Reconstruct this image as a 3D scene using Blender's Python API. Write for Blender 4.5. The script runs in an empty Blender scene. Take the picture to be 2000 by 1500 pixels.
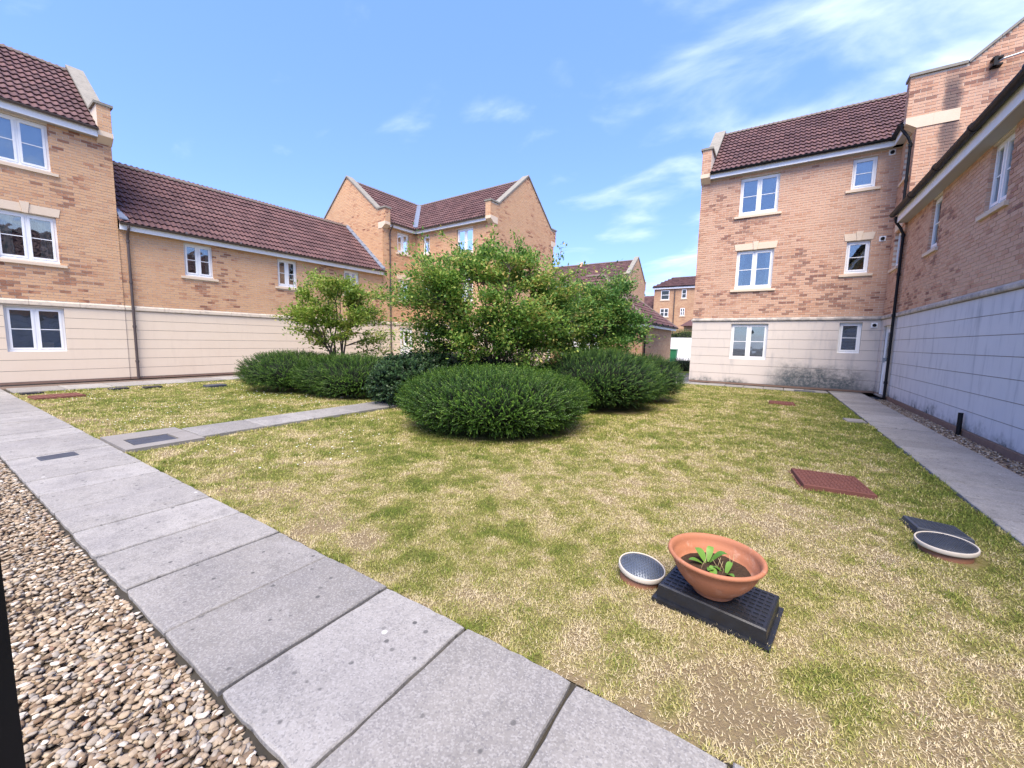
import bpy, math, random
import numpy as np
from mathutils import Vector, Matrix
random.seed(7); RNG = np.random.default_rng(11)
S = bpy.context.scene
COL = S.collection
R = math.radians

# ------------------------------------------------------------------ camera
CAM_H, FPX, PITCH, ROLL, YAW = 1.4, 783.13, 0.10674, 0.019505, 0.569109
def cam_axes():
    f = Vector((-math.sin(YAW), math.cos(YAW), 0)); r = Vector((math.cos(YAW), math.sin(YAW), 0)); u = Vector((0, 0, 1))
    cp, sp = math.cos(PITCH), math.sin(PITCH)
    fw = f*cp - u*sp; up = f*sp + u*cp
    c, s = math.cos(ROLL), math.sin(ROLL)
    return fw, r*c + up*s, up*c - r*s
FW, RT, UP = cam_axes()
camd = bpy.data.cameras.new('camera'); cam = bpy.data.objects.new('camera', camd); COL.objects.link(cam)
camd.sensor_width = 36; camd.sensor_fit = 'HORIZONTAL'; camd.lens = FPX/2000*36; camd.clip_start = .05; camd.clip_end = 2000
cam.matrix_world = Matrix(((RT.x, UP.x, -FW.x, 0), (RT.y, UP.y, -FW.y, 0), (RT.z, UP.z, -FW.z, CAM_H), (0, 0, 0, 1)))
S.camera = cam
def seen(P, m=60):
    """is a point inside the picture (used only to pick which repeats become single objects)"""
    v = Vector(P) - Vector((0, 0, CAM_H)); z = v.dot(FW)
    if z < .1: return False
    x = 1000 + FPX*v.dot(RT)/z; y = 750 - FPX*v.dot(UP)/z
    return -m < x < 2000+m and -m < y < 1500+m

# ------------------------------------------------------------------ light
SUN_AZ = Vector((.42, -.90, 0)).normalized(); SUN_EL = R(60)
TOSUN = SUN_AZ*math.cos(SUN_EL) + Vector((0, 0, math.sin(SUN_EL)))
sd = bpy.data.lights.new('sun', 'SUN'); sd.energy = 2.5; sd.angle = R(44); sd.color = (1, .90, .75)
sun = bpy.data.objects.new('sun', sd); COL.objects.link(sun)
sun.rotation_euler = TOSUN.to_track_quat('Z', 'Y').to_euler(); sun.location = (0, 0, 30)
W = bpy.data.worlds.new('World'); S.world = W; W.use_nodes = True
nt = W.node_tree; nt.nodes.clear()
def N(t, **k):
    n = nt.nodes.new(t)
    for a, b in k.items():
        if a.startswith('i_'): n.inputs[a[2:]].default_value = b
        else: setattr(n, a, b)
    return n
def L(a, b): nt.links.new(a, b)
sky = N('ShaderNodeTexSky', sky_type='NISHITA', sun_disc=False, sun_elevation=SUN_EL, sun_rotation=math.atan2(SUN_AZ.x, SUN_AZ.y), altitude=50, air_density=1.0, dust_density=.6, ozone_density=1.6)
hsv = N('ShaderNodeHueSaturation'); hsv.inputs['Saturation'].default_value = 1.12; hsv.inputs['Value'].default_value = 1.0; hsv.inputs['Hue'].default_value = .516
evn = N('ShaderNodeMixRGB'); evn.inputs[0].default_value = .6; L(sky.outputs[0], evn.inputs[1]); evn.inputs[2].default_value = (.92, 1.75, 3.75, 1); L(evn.outputs[0], hsv.inputs['Color'])   # flat blue mixed in to even out the sky's gradient
tc = N('ShaderNodeTexCoord')
sep = N('ShaderNodeSeparateXYZ'); L(tc.outputs['Generated'], sep.inputs[0])
def math_(op, a=None, b=None, c=None, clamp=False):
    n = N('ShaderNodeMath', operation=op, use_clamp=clamp)
    for i, v in enumerate((a, b, c)):
        if v is None: continue
        if isinstance(v, (int, float)): n.inputs[i].default_value = v
        else: L(v, n.inputs[i])
    return n.outputs[0]
den = math_('ADD', math_('MAXIMUM', sep.outputs[2], 0.0), .22)
cx = math_('DIVIDE', sep.outputs[0], den); cy = math_('DIVIDE', sep.outputs[1], den)
cmb = N('ShaderNodeCombineXYZ'); L(cx, cmb.inputs[0]); L(cy, cmb.inputs[1])
mp = N('ShaderNodeMapping'); mp.inputs['Rotation'].default_value = (0, 0, R(-35)); mp.inputs['Scale'].default_value = (1.3, 2.0, 1); mp.inputs['Location'].default_value = (3.1, 2.3, 0); L(cmb.outputs[0], mp.inputs[0])
nz = N('ShaderNodeTexNoise'); nz.inputs['Scale'].default_value = 2.1; nz.inputs['Detail'].default_value = 9; nz.inputs['Roughness'].default_value = .52; nz.inputs['Distortion'].default_value = .35; L(mp.outputs[0], nz.inputs['Vector'])
# clear towards the west, broken cloud towards the east
side = math_('ADD', math_('MULTIPLY', sep.outputs[0], .84), math_('MULTIPLY', sep.outputs[1], .54))
cov = N('ShaderNodeMapRange', interpolation_type='SMOOTHSTEP'); L(side, cov.inputs[0]); cov.inputs[1].default_value = -.10; cov.inputs[2].default_value = .65; cov.inputs[3].default_value = -.16; cov.inputs[4].default_value = .09
dens = N('ShaderNodeMapRange', interpolation_type='SMOOTHSTEP'); L(math_('ADD', nz.outputs[0], cov.outputs[0]), dens.inputs[0]); dens.inputs[1].default_value = .42; dens.inputs[2].default_value = .92
cm = N('ShaderNodeMixRGB'); L(math_('MULTIPLY', dens.outputs[0], .85), cm.inputs[0]); L(hsv.outputs[0], cm.inputs[1]); cm.inputs[2].default_value = (3.5, 3.85, 4.5, 1)
bg = N('ShaderNodeBackground'); L(cm.outputs[0], bg.inputs[0]); bg.inputs[1].default_value = .125
wo = N('ShaderNodeOutputWorld'); L(bg.outputs[0], wo.inputs[0])
S.view_settings.view_transform = 'Standard'; S.view_settings.look = 'None'; S.view_settings.gamma = 1; S.view_settings.use_curve_mapping = False
S.view_settings.exposure = 1.78
S.render.engine = 'CYCLES'

# ------------------------------------------------------------------ materials
MATS = {}
class NB:
    """small node-building helper"""
    def __init__(s, name):
        s.m = bpy.data.materials.new(name); s.m.use_nodes = True; s.t = s.m.node_tree; s.t.nodes.clear()
        s.out = s.t.nodes.new('ShaderNodeOutputMaterial'); MATS[name] = s.m
    def n(s, typ, inp=None, **k):
        n = s.t.nodes.new(typ)
        for a, b in k.items(): setattr(n, a, b)
        for a, b in (inp or {}).items():
            if hasattr(b, 'is_output'): s.t.links.new(b, n.inputs[a])
            else: n.inputs[a].default_value = b
        return n
    def pos(s): return s.n('ShaderNodeNewGeometry').outputs['Position']
    def noise(s, scale, detail=4, rough=.55, vec=None, dist=0):
        return s.n('ShaderNodeTexNoise', {'Vector': vec if vec is not None else s.pos(), 'Scale': scale, 'Detail': detail, 'Roughness': rough, 'Distortion': dist}).outputs[0]
    def m_(s, op, a, b=0.0, c=0.0, clamp=False):
        n = s.n('ShaderNodeMath', operation=op, use_clamp=clamp)
        for i, v in enumerate((a, b, c)):
            if hasattr(v, 'is_output'): s.t.links.new(v, n.inputs[i])
            else: n.inputs[i].default_value = v
        return n.outputs[0]
    def rng(s, v, a, b, c=0, d=1, smooth=True):
        return s.n('ShaderNodeMapRange', {0: v, 1: a, 2: b, 3: c, 4: d}, interpolation_type='SMOOTHSTEP' if smooth else 'LINEAR').outputs[0]
    def ramp(s, v, stops, interp='LINEAR'):
        n = s.n('ShaderNodeValToRGB', {0: v}); e = n.color_ramp; e.interpolation = interp
        while len(e.elements) < len(stops): e.elements.new(.5)
        for el, (p, c) in zip(e.elements, stops): el.position = p; el.color = (*c, 1)
        return n.outputs[0]
    def mix(s, f, a, b, typ='MIX'):
        n = s.n('ShaderNodeMixRGB', blend_type=typ)
        for i, v in enumerate((f, a, b)):
            if hasattr(v, 'is_output'): s.t.links.new(v, n.inputs[i])
            else: n.inputs[i].default_value = v if i == 0 else (*v, 1)
        return n.outputs[0]
    def rand(s):
        """one number for each piece: differs between objects and between loose pieces of one mesh"""
        a = s.n('ShaderNodeObjectInfo').outputs['Random']; b = s.n('ShaderNodeNewGeometry').outputs['Random Per Island']
        return s.m_('FRACT', s.m_('ADD', s.m_('MULTIPLY', a, 7.31), b))
    def bump(s, h, strength, dist=.01):
        return s.n('ShaderNodeBump', {'Height': h, 'Strength': strength, 'Distance': dist}).outputs[0]
    def bsdf(s, col, rough=.8, normal=None, spec=.3, metal=0.0, trans=0.0):
        p = s.n('ShaderNodeBsdfPrincipled')
        for k, v in (('Base Color', col), ('Roughness', rough), ('Specular IOR Level', spec), ('Metallic', metal)):
            if hasattr(v, 'is_output'): s.t.links.new(v, p.inputs[k])
            else: p.inputs[k].default_value = (*v, 1) if k == 'Base Color' else v
        if normal is not None: s.t.links.new(normal, p.inputs['Normal'])
        o = p.outputs[0]
        if trans:
            tr = s.n('ShaderNodeBsdfTranslucent')
            if hasattr(col, 'is_output'): s.t.links.new(col, tr.inputs[0])
            else: tr.inputs[0].default_value = (*col, 1)
            mx = s.n('ShaderNodeMixShader', {0: trans, 1: o, 2: tr.outputs[0]}); o = mx.outputs[0]
        s.t.links.new(o, s.out.inputs[0]); return s.m

def build_materials():
    # buff multi brick and its redder copy
    def brick(name, stops, shift, pale, grime=False):
        b = NB(name); r = b.rand(); big = b.noise(.55, 4, .6); r2 = b.m_('FRACT', b.m_('MULTIPLY', r, 13.7))
        v = b.m_('ADD', r, b.rng(big, .35, .68, -.30+shift, .30+shift)); c = b.ramp(v, stops); c = b.mix(b.m_('MULTIPLY', r2, .3), c, pale)
        c = b.mix(b.rng(b.noise(60, 5, .65), .3, .75, 0, .18), c, (.34, .19, .12)); c = b.mix(b.rng(b.noise(1.3, 6, .6), .5, .8, 0, .18), c, (.27, .18, .13))
        if grime:     # sooty run below the kneeler of the tall gable
            q = b.n('ShaderNodeSeparateXYZ', {0: b.pos()}); x = b.m_('ADD', q.outputs[0], b.m_('MULTIPLY', b.noise(3, 6, .7), .30)); k = b.m_('MULTIPLY', b.rng(b.m_('ABSOLUTE', b.m_('SUBTRACT', x, 3.56)), .23, .08), b.m_('MULTIPLY', b.rng(q.outputs[2], 5.2, 7.0), b.rng(q.outputs[2], 8.55, 8.0)))
            k = b.m_('MULTIPLY', k, b.rng(q.outputs[1], 15.3, 15.2)); c = b.mix(b.m_('MULTIPLY', k, .78), c, (.075, .065, .075))
        b.bsdf(c, .9, b.bump(b.noise(130, 4), .35, .004), .15)
    brick('brick', [(0, (.63, .385, .215)), (.5, (.61, .36, .20)), (.78, (.55, .305, .17)), (.92, (.45, .215, .12)), (.98, (.33, .145, .085)), (1, (.26, .115, .07))], -.06, (.65, .44, .27))
    brick('brick_cool_light', [(0, (.60, .38, .26)), (.5, (.575, .35, .24)), (.76, (.52, .29, .185)), (.90, (.42, .22, .15)), (.975, (.31, .155, .11)), (1, (.24, .12, .09))], 0.0, (.60, .40, .27), True)  # same brick; the redder, darker mix stands in for cooler light
    b = NB('mortar'); c = b.mix(b.noise(3, 5), (.60, .51, .41), (.72, .63, .52)); q = b.n('ShaderNodeSeparateXYZ', {0: b.pos()}); x = b.m_('ADD', q.outputs[0], b.m_('MULTIPLY', b.noise(3, 6, .7), .30)); k = b.m_('MULTIPLY', b.rng(b.m_('ABSOLUTE', b.m_('SUBTRACT', x, 3.56)), .23, .08), b.m_('MULTIPLY', b.rng(q.outputs[2], 5.2, 7.0), b.rng(q.outputs[2], 8.55, 8.0))); c = b.mix(b.m_('MULTIPLY', b.m_('MULTIPLY', k, b.rng(q.outputs[1], 15.3, 15.2)), .8), c, (.09, .08, .09)); b.bsdf(c, .95, b.bump(b.noise(160, 3), .4, .003), .1)
    b = NB('groove'); b.bsdf(b.mix(b.noise(6, 4), (.22, .19, .165), (.30, .26, .225)), .95)
    # painted render: clean, weathered, and greyed for shade
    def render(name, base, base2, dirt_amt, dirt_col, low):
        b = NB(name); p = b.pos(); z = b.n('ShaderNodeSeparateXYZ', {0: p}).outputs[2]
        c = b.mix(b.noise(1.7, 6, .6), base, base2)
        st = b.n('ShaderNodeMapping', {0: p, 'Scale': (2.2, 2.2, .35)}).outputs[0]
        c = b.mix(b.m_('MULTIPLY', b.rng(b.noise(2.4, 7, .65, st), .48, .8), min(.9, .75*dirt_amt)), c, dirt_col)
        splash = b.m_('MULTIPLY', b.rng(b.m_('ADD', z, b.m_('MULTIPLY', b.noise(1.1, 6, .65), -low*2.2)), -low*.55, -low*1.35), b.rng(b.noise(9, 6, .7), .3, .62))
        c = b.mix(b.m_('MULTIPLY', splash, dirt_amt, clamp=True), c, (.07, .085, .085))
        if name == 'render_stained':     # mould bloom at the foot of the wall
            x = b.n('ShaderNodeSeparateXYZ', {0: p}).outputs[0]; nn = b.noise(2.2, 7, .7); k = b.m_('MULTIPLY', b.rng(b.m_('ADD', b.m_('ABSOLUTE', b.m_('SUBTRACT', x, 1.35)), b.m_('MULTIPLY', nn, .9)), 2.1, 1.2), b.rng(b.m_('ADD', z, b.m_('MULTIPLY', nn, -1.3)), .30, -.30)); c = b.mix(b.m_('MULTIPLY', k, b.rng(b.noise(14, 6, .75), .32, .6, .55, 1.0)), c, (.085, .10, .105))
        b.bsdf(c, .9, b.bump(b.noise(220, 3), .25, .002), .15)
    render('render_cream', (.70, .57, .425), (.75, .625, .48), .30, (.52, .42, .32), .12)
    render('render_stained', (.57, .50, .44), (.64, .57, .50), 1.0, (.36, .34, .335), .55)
    render('render_grey', (.56, .56, .57), (.66, .655, .65), 1.1, (.33, .345, .37), .55)  # range's shade put into the grey base, with dirt and algae on top
    b = NB('stone'); c = b.mix(b.noise(4, 6), (.62, .52, .40), (.70, .60, .47)); c = b.mix(b.rng(b.noise(7, 7, .7), .45, .75, 0, .6), c, (.27, .245, .21)); b.bsdf(c, .9, b.bump(b.noise(90, 4), .4, .004), .15)
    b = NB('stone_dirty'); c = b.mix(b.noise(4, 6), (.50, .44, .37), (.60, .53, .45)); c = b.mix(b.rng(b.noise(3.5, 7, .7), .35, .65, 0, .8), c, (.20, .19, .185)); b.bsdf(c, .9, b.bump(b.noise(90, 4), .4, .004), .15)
    b = NB('clean_stone'); c = b.mix(b.noise(4, 6), (.64, .51, .37), (.72, .59, .45)); c = b.mix(b.rng(b.noise(9, 7, .7), .55, .8, 0, .35), c, (.32, .28, .23)); b.bsdf(c, .9, b.bump(b.noise(90, 4), .3, .004), .15)
    b = NB('coping_stone'); c = b.mix(b.noise(3, 6), (.22, .205, .175), (.31, .285, .24)); c = b.mix(b.rng(b.noise(11, 7, .7), .45, .75, 0, .6), c, (.12, .115, .10)); b.bsdf(c, .95, b.bump(b.noise(70, 5), .5, .006), .1)
    # concrete interlocking tiles
    b = NB('roof_tile'); r = b.rand(); c = b.ramp(r, [(0, (.072, .036, .036)), (.5, (.098, .049, .048)), (1, (.13, .066, .062))])
    c = b.mix(b.rng(b.noise(1.1, 6, .65), .45, .75, 0, .55), c, (.145, .085, .08)); c = b.mix(b.rng(b.noise(34, 5, .7), .55, .75, 0, .35), c, (.10, .055, .05))
    b.bsdf(c, .8, b.bump(b.noise(120, 4), .3, .004), .35)
    b = NB('ridge_tile'); c = b.mix(b.noise(6, 6), (.13, .10, .085), (.21, .17, .145)); b.bsdf(c, .9, b.bump(b.noise(60, 4), .5, .005), .2)
    b = NB('underlay'); b.bsdf((.03, .025, .024), .95)
    b = NB('lead'); c = b.mix(b.noise(5, 5), (.10, .12, .165), (.19, .215, .27)); b.bsdf(c, .6, b.bump(b.noise(14, 4), .4, .01), .4)
    b = NB('white_plastic'); c = b.mix(b.noise(3, 4), (.78, .78, .77), (.84, .84, .83)); b.bsdf(c, .35, None, .4)
    b = NB('white_paint'); c = b.mix(b.noise(2.2, 6, .6), (.86, .86, .86), (.78, .775, .77)); b.bsdf(c, .55, None, .3)
    b = NB('grey_soffit'); b.bsdf((.42, .41, .41), .7)
    b = NB('black_plastic'); c = b.mix(b.noise(5, 5), (.006, .007, .009), (.014, .014, .016)); b.bsdf(c, .5, None, .18)
    b = NB('black_paint'); b.bsdf((.006, .006, .007), .7, None, .2)
    b = NB('brown_plastic'); c = b.mix(b.noise(5, 5), (.055, .04, .036), (.095, .072, .066)); b.bsdf(c, .42, None, .5)
    # glass: real pane that mirrors the sky and lets the room show
    b = NB('glass'); fr = b.n('ShaderNodeFresnel', {'IOR': 1.75, 'Normal': b.bump(b.noise(1.6, 2), .05, .05)})
    gl = b.n('ShaderNodeBsdfGlossy', {'Color': (.95, .98, 1, 1), 'Roughness': .015, 'Normal': b.bump(b.noise(1.6, 2), .08, .05)})
    tp = b.n('ShaderNodeBsdfTransparent', {'Color': (.80, .86, .85, 1)})
    mx = b.n('ShaderNodeMixShader', {0: b.m_('ADD', b.m_('MULTIPLY', fr.outputs[0], .9), .10, clamp=True), 1: tp.outputs[0], 2: gl.outputs[0]}); b.t.links.new(mx.outputs[0], b.out.inputs[0])
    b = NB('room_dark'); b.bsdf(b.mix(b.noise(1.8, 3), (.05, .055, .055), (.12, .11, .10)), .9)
    b = NB('curtain'); b.bsdf(b.mix(b.noise(6, 3), (.62, .60, .57), (.72, .71, .70)), .9, None, .1, 0, .25)
    b = NB('blind'); b.bsdf(b.mix(b.noise(2, 3), (.30, .31, .32), (.38, .385, .39)), .8)
    b = NB('pale_blind'); b.bsdf(b.mix(b.noise(2, 3), (.62, .65, .66), (.68, .71, .72)), .8, None, .2, 0, .2)
    b = NB('cardboard'); b.bsdf(b.mix(b.noise(9, 4), (.45, .28, .12), (.52, .34, .16)), .9)
    # paving
    b = NB('concrete_slab'); r = b.rand(); p = b.pos()
    c = b.mix(r, (.185, .172, .155), (.30, .282, .258)); c = b.mix(b.rng(b.noise(8, 7, .72), .46, .68, 0, .55), c, (.135, .127, .117)); c = b.mix(b.rng(b.noise(3.1, 6, .7), .55, .75, 0, .5), c, (.145, .13, .105)); c = b.mix(b.rng(b.noise(1.9, 6, .6), .4, .72, 0, .62), c, (.165, .155, .15)); c = b.mix(b.rng(b.noise(.8, 5, .65), .45, .7, 0, .4), c, (.33, .31, .29))
    g = b.n('ShaderNodeTexVoronoi', {'Vector': p, 'Scale': 150.0}); gr = b.n('ShaderNodeSeparateColor', {0: g.outputs['Color']}).outputs[0]
    c = b.mix(b.rng(gr, .55, .95, 0, .30), c, (.42, .405, .385)); c = b.mix(b.rng(gr, .28, .0, 0, .45), c, (.12, .115, .12))
    sp = b.n('ShaderNodeTexVoronoi', {'Vector': p, 'Scale': 13.0, 'Randomness': 1.0}); sr = b.n('ShaderNodeSeparateColor', {0: sp.outputs['Color']}).outputs[1]
    dd = b.m_('ADD', sp.outputs['Distance'], b.m_('MULTIPLY', b.noise(55, 3), .12)); spot = b.m_('MULTIPLY', b.rng(dd, .25, .17), b.rng(sr, .50, .54))
    c = b.mix(b.m_('MULTIPLY', spot, b.m_('MULTIPLY', sr, .95)), c, (.07, .068, .066))
    sp2 = b.n('ShaderNodeTexVoronoi', {'Vector': p, 'Scale': 5.0}); s2 = b.m_('MULTIPLY', b.rng(sp2.outputs['Distance'], .085, .05), b.rng(b.noise(3), .5, .6)); c = b.mix(b.m_('MULTIPLY', s2, .7), c, (.55, .54, .50))
    b.bsdf(c, .9, b.bump(b.m_('ADD', gr, b.noise(300, 3)), .32, .003), .25)
    b = NB('joint_fill'); b.bsdf(b.mix(b.noise(20, 5), (.022, .019, .015), (.06, .052, .038)), .95)
    b = NB('old_concrete'); c = b.mix(b.noise(4, 7, .65), (.17, .155, .14), (.28, .26, .24)); c = b.mix(b.rng(b.noise(60, 5, .7), .5, .7, 0, .5), c, (.14, .13, .12)); b.bsdf(c, .95, b.bump(b.noise(90, 5), .6, .006), .15)
    # lawn: 'tone' (0 green .. 1 straw) is stored on the mesh
    b = NB('soil_lawn'); a = b.n('ShaderNodeAttribute', attribute_name='tone').outputs['Fac']
    c = b.ramp(b.m_('ADD', a, b.m_('MULTIPLY', b.m_('SUBTRACT', b.noise(40, 5, .7), .5), .9)), [(0, (.085, .10, .022)), (.45, (.17, .155, .05)), (.8, (.26, .205, .105)), (1, (.22, .165, .095))]); b.bsdf(c, .95, b.bump(b.noise(70, 5, .7), .9, .02), .1)
    b = NB('grass_blade'); a = b.n('ShaderNodeAttribute', attribute_name='tone').outputs['Fac']
    c = b.ramp(a, [(0, (.14, .185, .03)), (.28, (.26, .28, .055)), (.5, (.40, .365, .115)), (.72, (.54, .455, .22)), (1, (.66, .555, .36))]); b.bsdf(c, .75, None, .2, 0, .25)
    b = NB('pebble'); r = b.rand(); c = b.ramp(r, [(0, (.14, .09, .055)), (.18, (.25, .185, .125)), (.38, (.34, .255, .17)), (.60, (.40, .32, .225)), (.80, (.26, .235, .205)), (.92, (.52, .455, .37)), (.97, (.70, .63, .53)), (1, (.20, .085, .045))])
    c = b.mix(b.rng(b.noise(90, 4), .4, .7, 0, .4), c, (.20, .16, .12)); b.bsdf(c, .92, None, .12)
    b = NB('gravel_bed'); b.bsdf(b.mix(b.noise(45, 6, .7), (.09, .07, .05), (.27, .215, .155)), .95, b.bump(b.noise(60, 5), 1, .02), .1)
    b = NB('litter_strip'); b.bsdf(b.mix(b.noise(18, 7, .75), (.085, .062, .05), (.25, .19, .155)), .95, b.bump(b.noise(50, 5), 1, .02), .1)
    b = NB('ground_far'); b.bsdf(b.mix(b.noise(.6, 5), (.14, .135, .13), (.20, .19, .18)), .95, None, .1)
    # foliage
    def leaf(name, stops, tr=.42, rough=.5):
        b = NB(name); r = b.rand(); big = b.noise(1.6, 3); b.bsdf(b.ramp(b.m_('ADD', r, b.rng(big, .3, .7, -.25, .25)), stops), rough, None, .35, 0, tr)
    leaf('leaf_yellow', [(0, (.09, .17, .018)), (.35, (.19, .29, .035)), (.75, (.27, .35, .06)), (.94, (.38, .41, .10)), (1, (.46, .40, .11))])
    leaf('leaf_mid', [(0, (.065, .155, .025)), (.4, (.145, .27, .045)), (.75, (.26, .375, .065)), (.93, (.44, .48, .12)), (1, (.48, .38, .12))])
    leaf('leaf_blue', [(0, (.055, .145, .035)), (.5, (.125, .25, .055)), (.85, (.22, .35, .072)), (1, (.38, .44, .10))])
    leaf('leaf_hedge', [(0, (.026, .068, .010)), (.45, (.060, .132, .018)), (.8, (.12, .215, .028)), (1, (.20, .29, .045))], .25, .42)
    leaf('leaf_hedge_cool', [(0, (.022, .062, .016)), (.45, (.052, .125, .028)), (.8, (.10, .20, .044)), (1, (.17, .27, .07))], .25, .42)
    leaf('leaf_dark', [(0, (.016, .042, .018)), (.5, (.034, .078, .03)), (1, (.075, .13, .045))], .15, .4)
    def shoot(name, stops, tr=.2):
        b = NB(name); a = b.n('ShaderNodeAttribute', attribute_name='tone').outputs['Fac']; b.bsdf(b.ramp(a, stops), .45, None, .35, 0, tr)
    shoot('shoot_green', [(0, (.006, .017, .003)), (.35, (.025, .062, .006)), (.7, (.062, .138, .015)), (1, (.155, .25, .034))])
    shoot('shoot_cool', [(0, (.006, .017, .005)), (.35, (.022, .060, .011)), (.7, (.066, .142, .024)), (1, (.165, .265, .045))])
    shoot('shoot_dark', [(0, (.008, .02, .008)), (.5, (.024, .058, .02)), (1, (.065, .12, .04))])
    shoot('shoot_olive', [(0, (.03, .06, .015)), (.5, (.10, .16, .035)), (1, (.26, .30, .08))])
    leaf('leaf_bright', [(0, (.09, .22, .03)), (1, (.20, .36, .06))], .3, .4)
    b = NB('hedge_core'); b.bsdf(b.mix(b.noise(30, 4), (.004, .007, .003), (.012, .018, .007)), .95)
    b = NB('bark'); b.bsdf(b.mix(b.noise(25, 5), (.05, .038, .03), (.12, .095, .075)), .9, b.bump(b.noise(60, 4), .6, .01), .2)
    # small objects
    b = NB('terracotta'); c = b.mix(b.noise(5, 5), (.31, .118, .058), (.375, .15, .078)); c = b.mix(b.rng(b.noise(24, 6, .7), .55, .75, 0, .3), c, (.47, .25, .16)); c = b.mix(b.rng(b.noise(9, 7, .75), .52, .72, 0, .5), c, (.50, .33, .25)); c = b.mix(b.rng(b.noise(16, 6, .7), .58, .75, 0, .5), c, (.17, .075, .045)); b.bsdf(c, .72, None, .35)
    b = NB('potting_soil'); b.bsdf(b.mix(b.noise(60, 6, .7), (.018, .012, .009), (.09, .055, .035)), .95, b.bump(b.noise(60, 5), 1, .02), .1)
    b = NB('black_cover'); c = b.mix(b.noise(7, 6), (.007, .0075, .010), (.018, .019, .023)); b.bsdf(c, b.rng(b.noise(20, 5), .3, .7, .28, .55), b.bump(b.noise(40, 3), .2, .003), .5)
    b = NB('slate_cover'); c = b.mix(b.noise(9, 6), (.025, .03, .042), (.06, .068, .085)); b.bsdf(c, .5, b.bump(b.noise(120, 4), .4, .004), .5)
    b = NB('steel_cover'); c = b.mix(b.noise(12, 6), (.07, .085, .11), (.15, .17, .20)); b.bsdf(c, .42, b.bump(b.noise(150, 3), .3, .002), .5, .35)
    b = NB('pale_ring'); b.bsdf(b.mix(b.noise(15, 5), (.44, .385, .31), (.56, .50, .42)), .75)
    b = NB('brown_collar'); b.bsdf(b.mix(b.noise(12, 5), (.20, .085, .045), (.30, .14, .075)), .7)
    b = NB('rust'); c = b.mix(b.noise(9, 7, .7), (.085, .032, .026), (.19, .075, .055)); b.bsdf(c, .85, b.bump(b.noise(80, 5), .6, .004), .25)
    b = NB('grey_metal'); b.bsdf(b.mix(b.noise(8, 5), (.30, .31, .33), (.44, .45, .47)), .4, None, .5, .6)
    b = NB('green_bin'); b.bsdf(b.mix(b.noise(4, 3), (.02, .14, .06), (.03, .18, .08)), .5)
    b = NB('dead_leaf'); b.bsdf((.09, .035, .018), .7)
    b = NB('petal'); b.bsdf((.82, .80, .74), .7)
    b = NB('plinth_brick'); c = b.mix(b.noise(10, 6), (.17, .11, .085), (.28, .19, .14)); b.bsdf(c, .95, b.bump(b.noise(80, 4), .5, .004), .1)
build_materials()
# ------------------------------------------------------------------ mesh helpers
def tag(o, label=None, cat=None, group=None, kind=None):
    if label: o['label'] = label
    if cat: o['category'] = cat
    if group: o['group'] = group
    if kind: o['kind'] = kind
    return o
def thing(name, loc, label, cat, group=None):
    o = bpy.data.objects.new(name, None); COL.objects.link(o); o.location = loc; o.empty_display_size = .2
    return tag(o, label, cat, group)
def wloc(o):
    v = Vector((0, 0, 0))
    while o is not None: v += o.location; o = o.parent
    return v
def raw_mesh(name, V, F, mats, smooth=False, mi=None):
    """V (n,3) array, F list of faces or (m,k) array"""
    me = bpy.data.meshes.new(name); V = np.asarray(V, dtype=np.float32)
    if isinstance(F, np.ndarray):
        m, k = F.shape; tot = m*k; li = F.astype(np.int32).ravel(); st = np.arange(0, tot, k, dtype=np.int32); sz = None
    else:
        li = np.array([i for f in F for i in f], dtype=np.int32); ln = np.array([len(f) for f in F], dtype=np.int32); m = len(F); tot = len(li)
        st = np.concatenate(([0], np.cumsum(ln)[:-1])).astype(np.int32)
    me.vertices.add(len(V)); me.vertices.foreach_set('co', V.ravel())
    me.loops.add(tot); me.loops.foreach_set('vertex_index', li)
    me.polygons.add(m); me.polygons.foreach_set('loop_start', st)
    for x in (mats if isinstance(mats, (list, tuple)) else [mats]): me.materials.append(MATS[x])
    if mi is not None: me.polygons.foreach_set('material_index', np.asarray(mi, dtype=np.int32))
    me.polygons.foreach_set('use_smooth', np.full(m, bool(smooth)))
    me.update(calc_edges=True); return me
def link(name, me, parent=None, loc=None, kind=None):
    """me holds world coordinates; the parent chain's offset is taken off the location"""
    o = bpy.data.objects.new(name, me); COL.objects.link(o)
    if parent is not None:
        o.parent = parent; o.location = (Vector(loc) if loc is not None else Vector((0, 0, 0))) - wloc(parent)
    elif loc is not None: o.location = loc
    if kind: o['kind'] = kind
    return o
BOXF = [(0, 3, 2, 1), (4, 5, 6, 7), (0, 1, 5, 4), (1, 2, 6, 5), (2, 3, 7, 6), (3, 0, 4, 7)]
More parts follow.
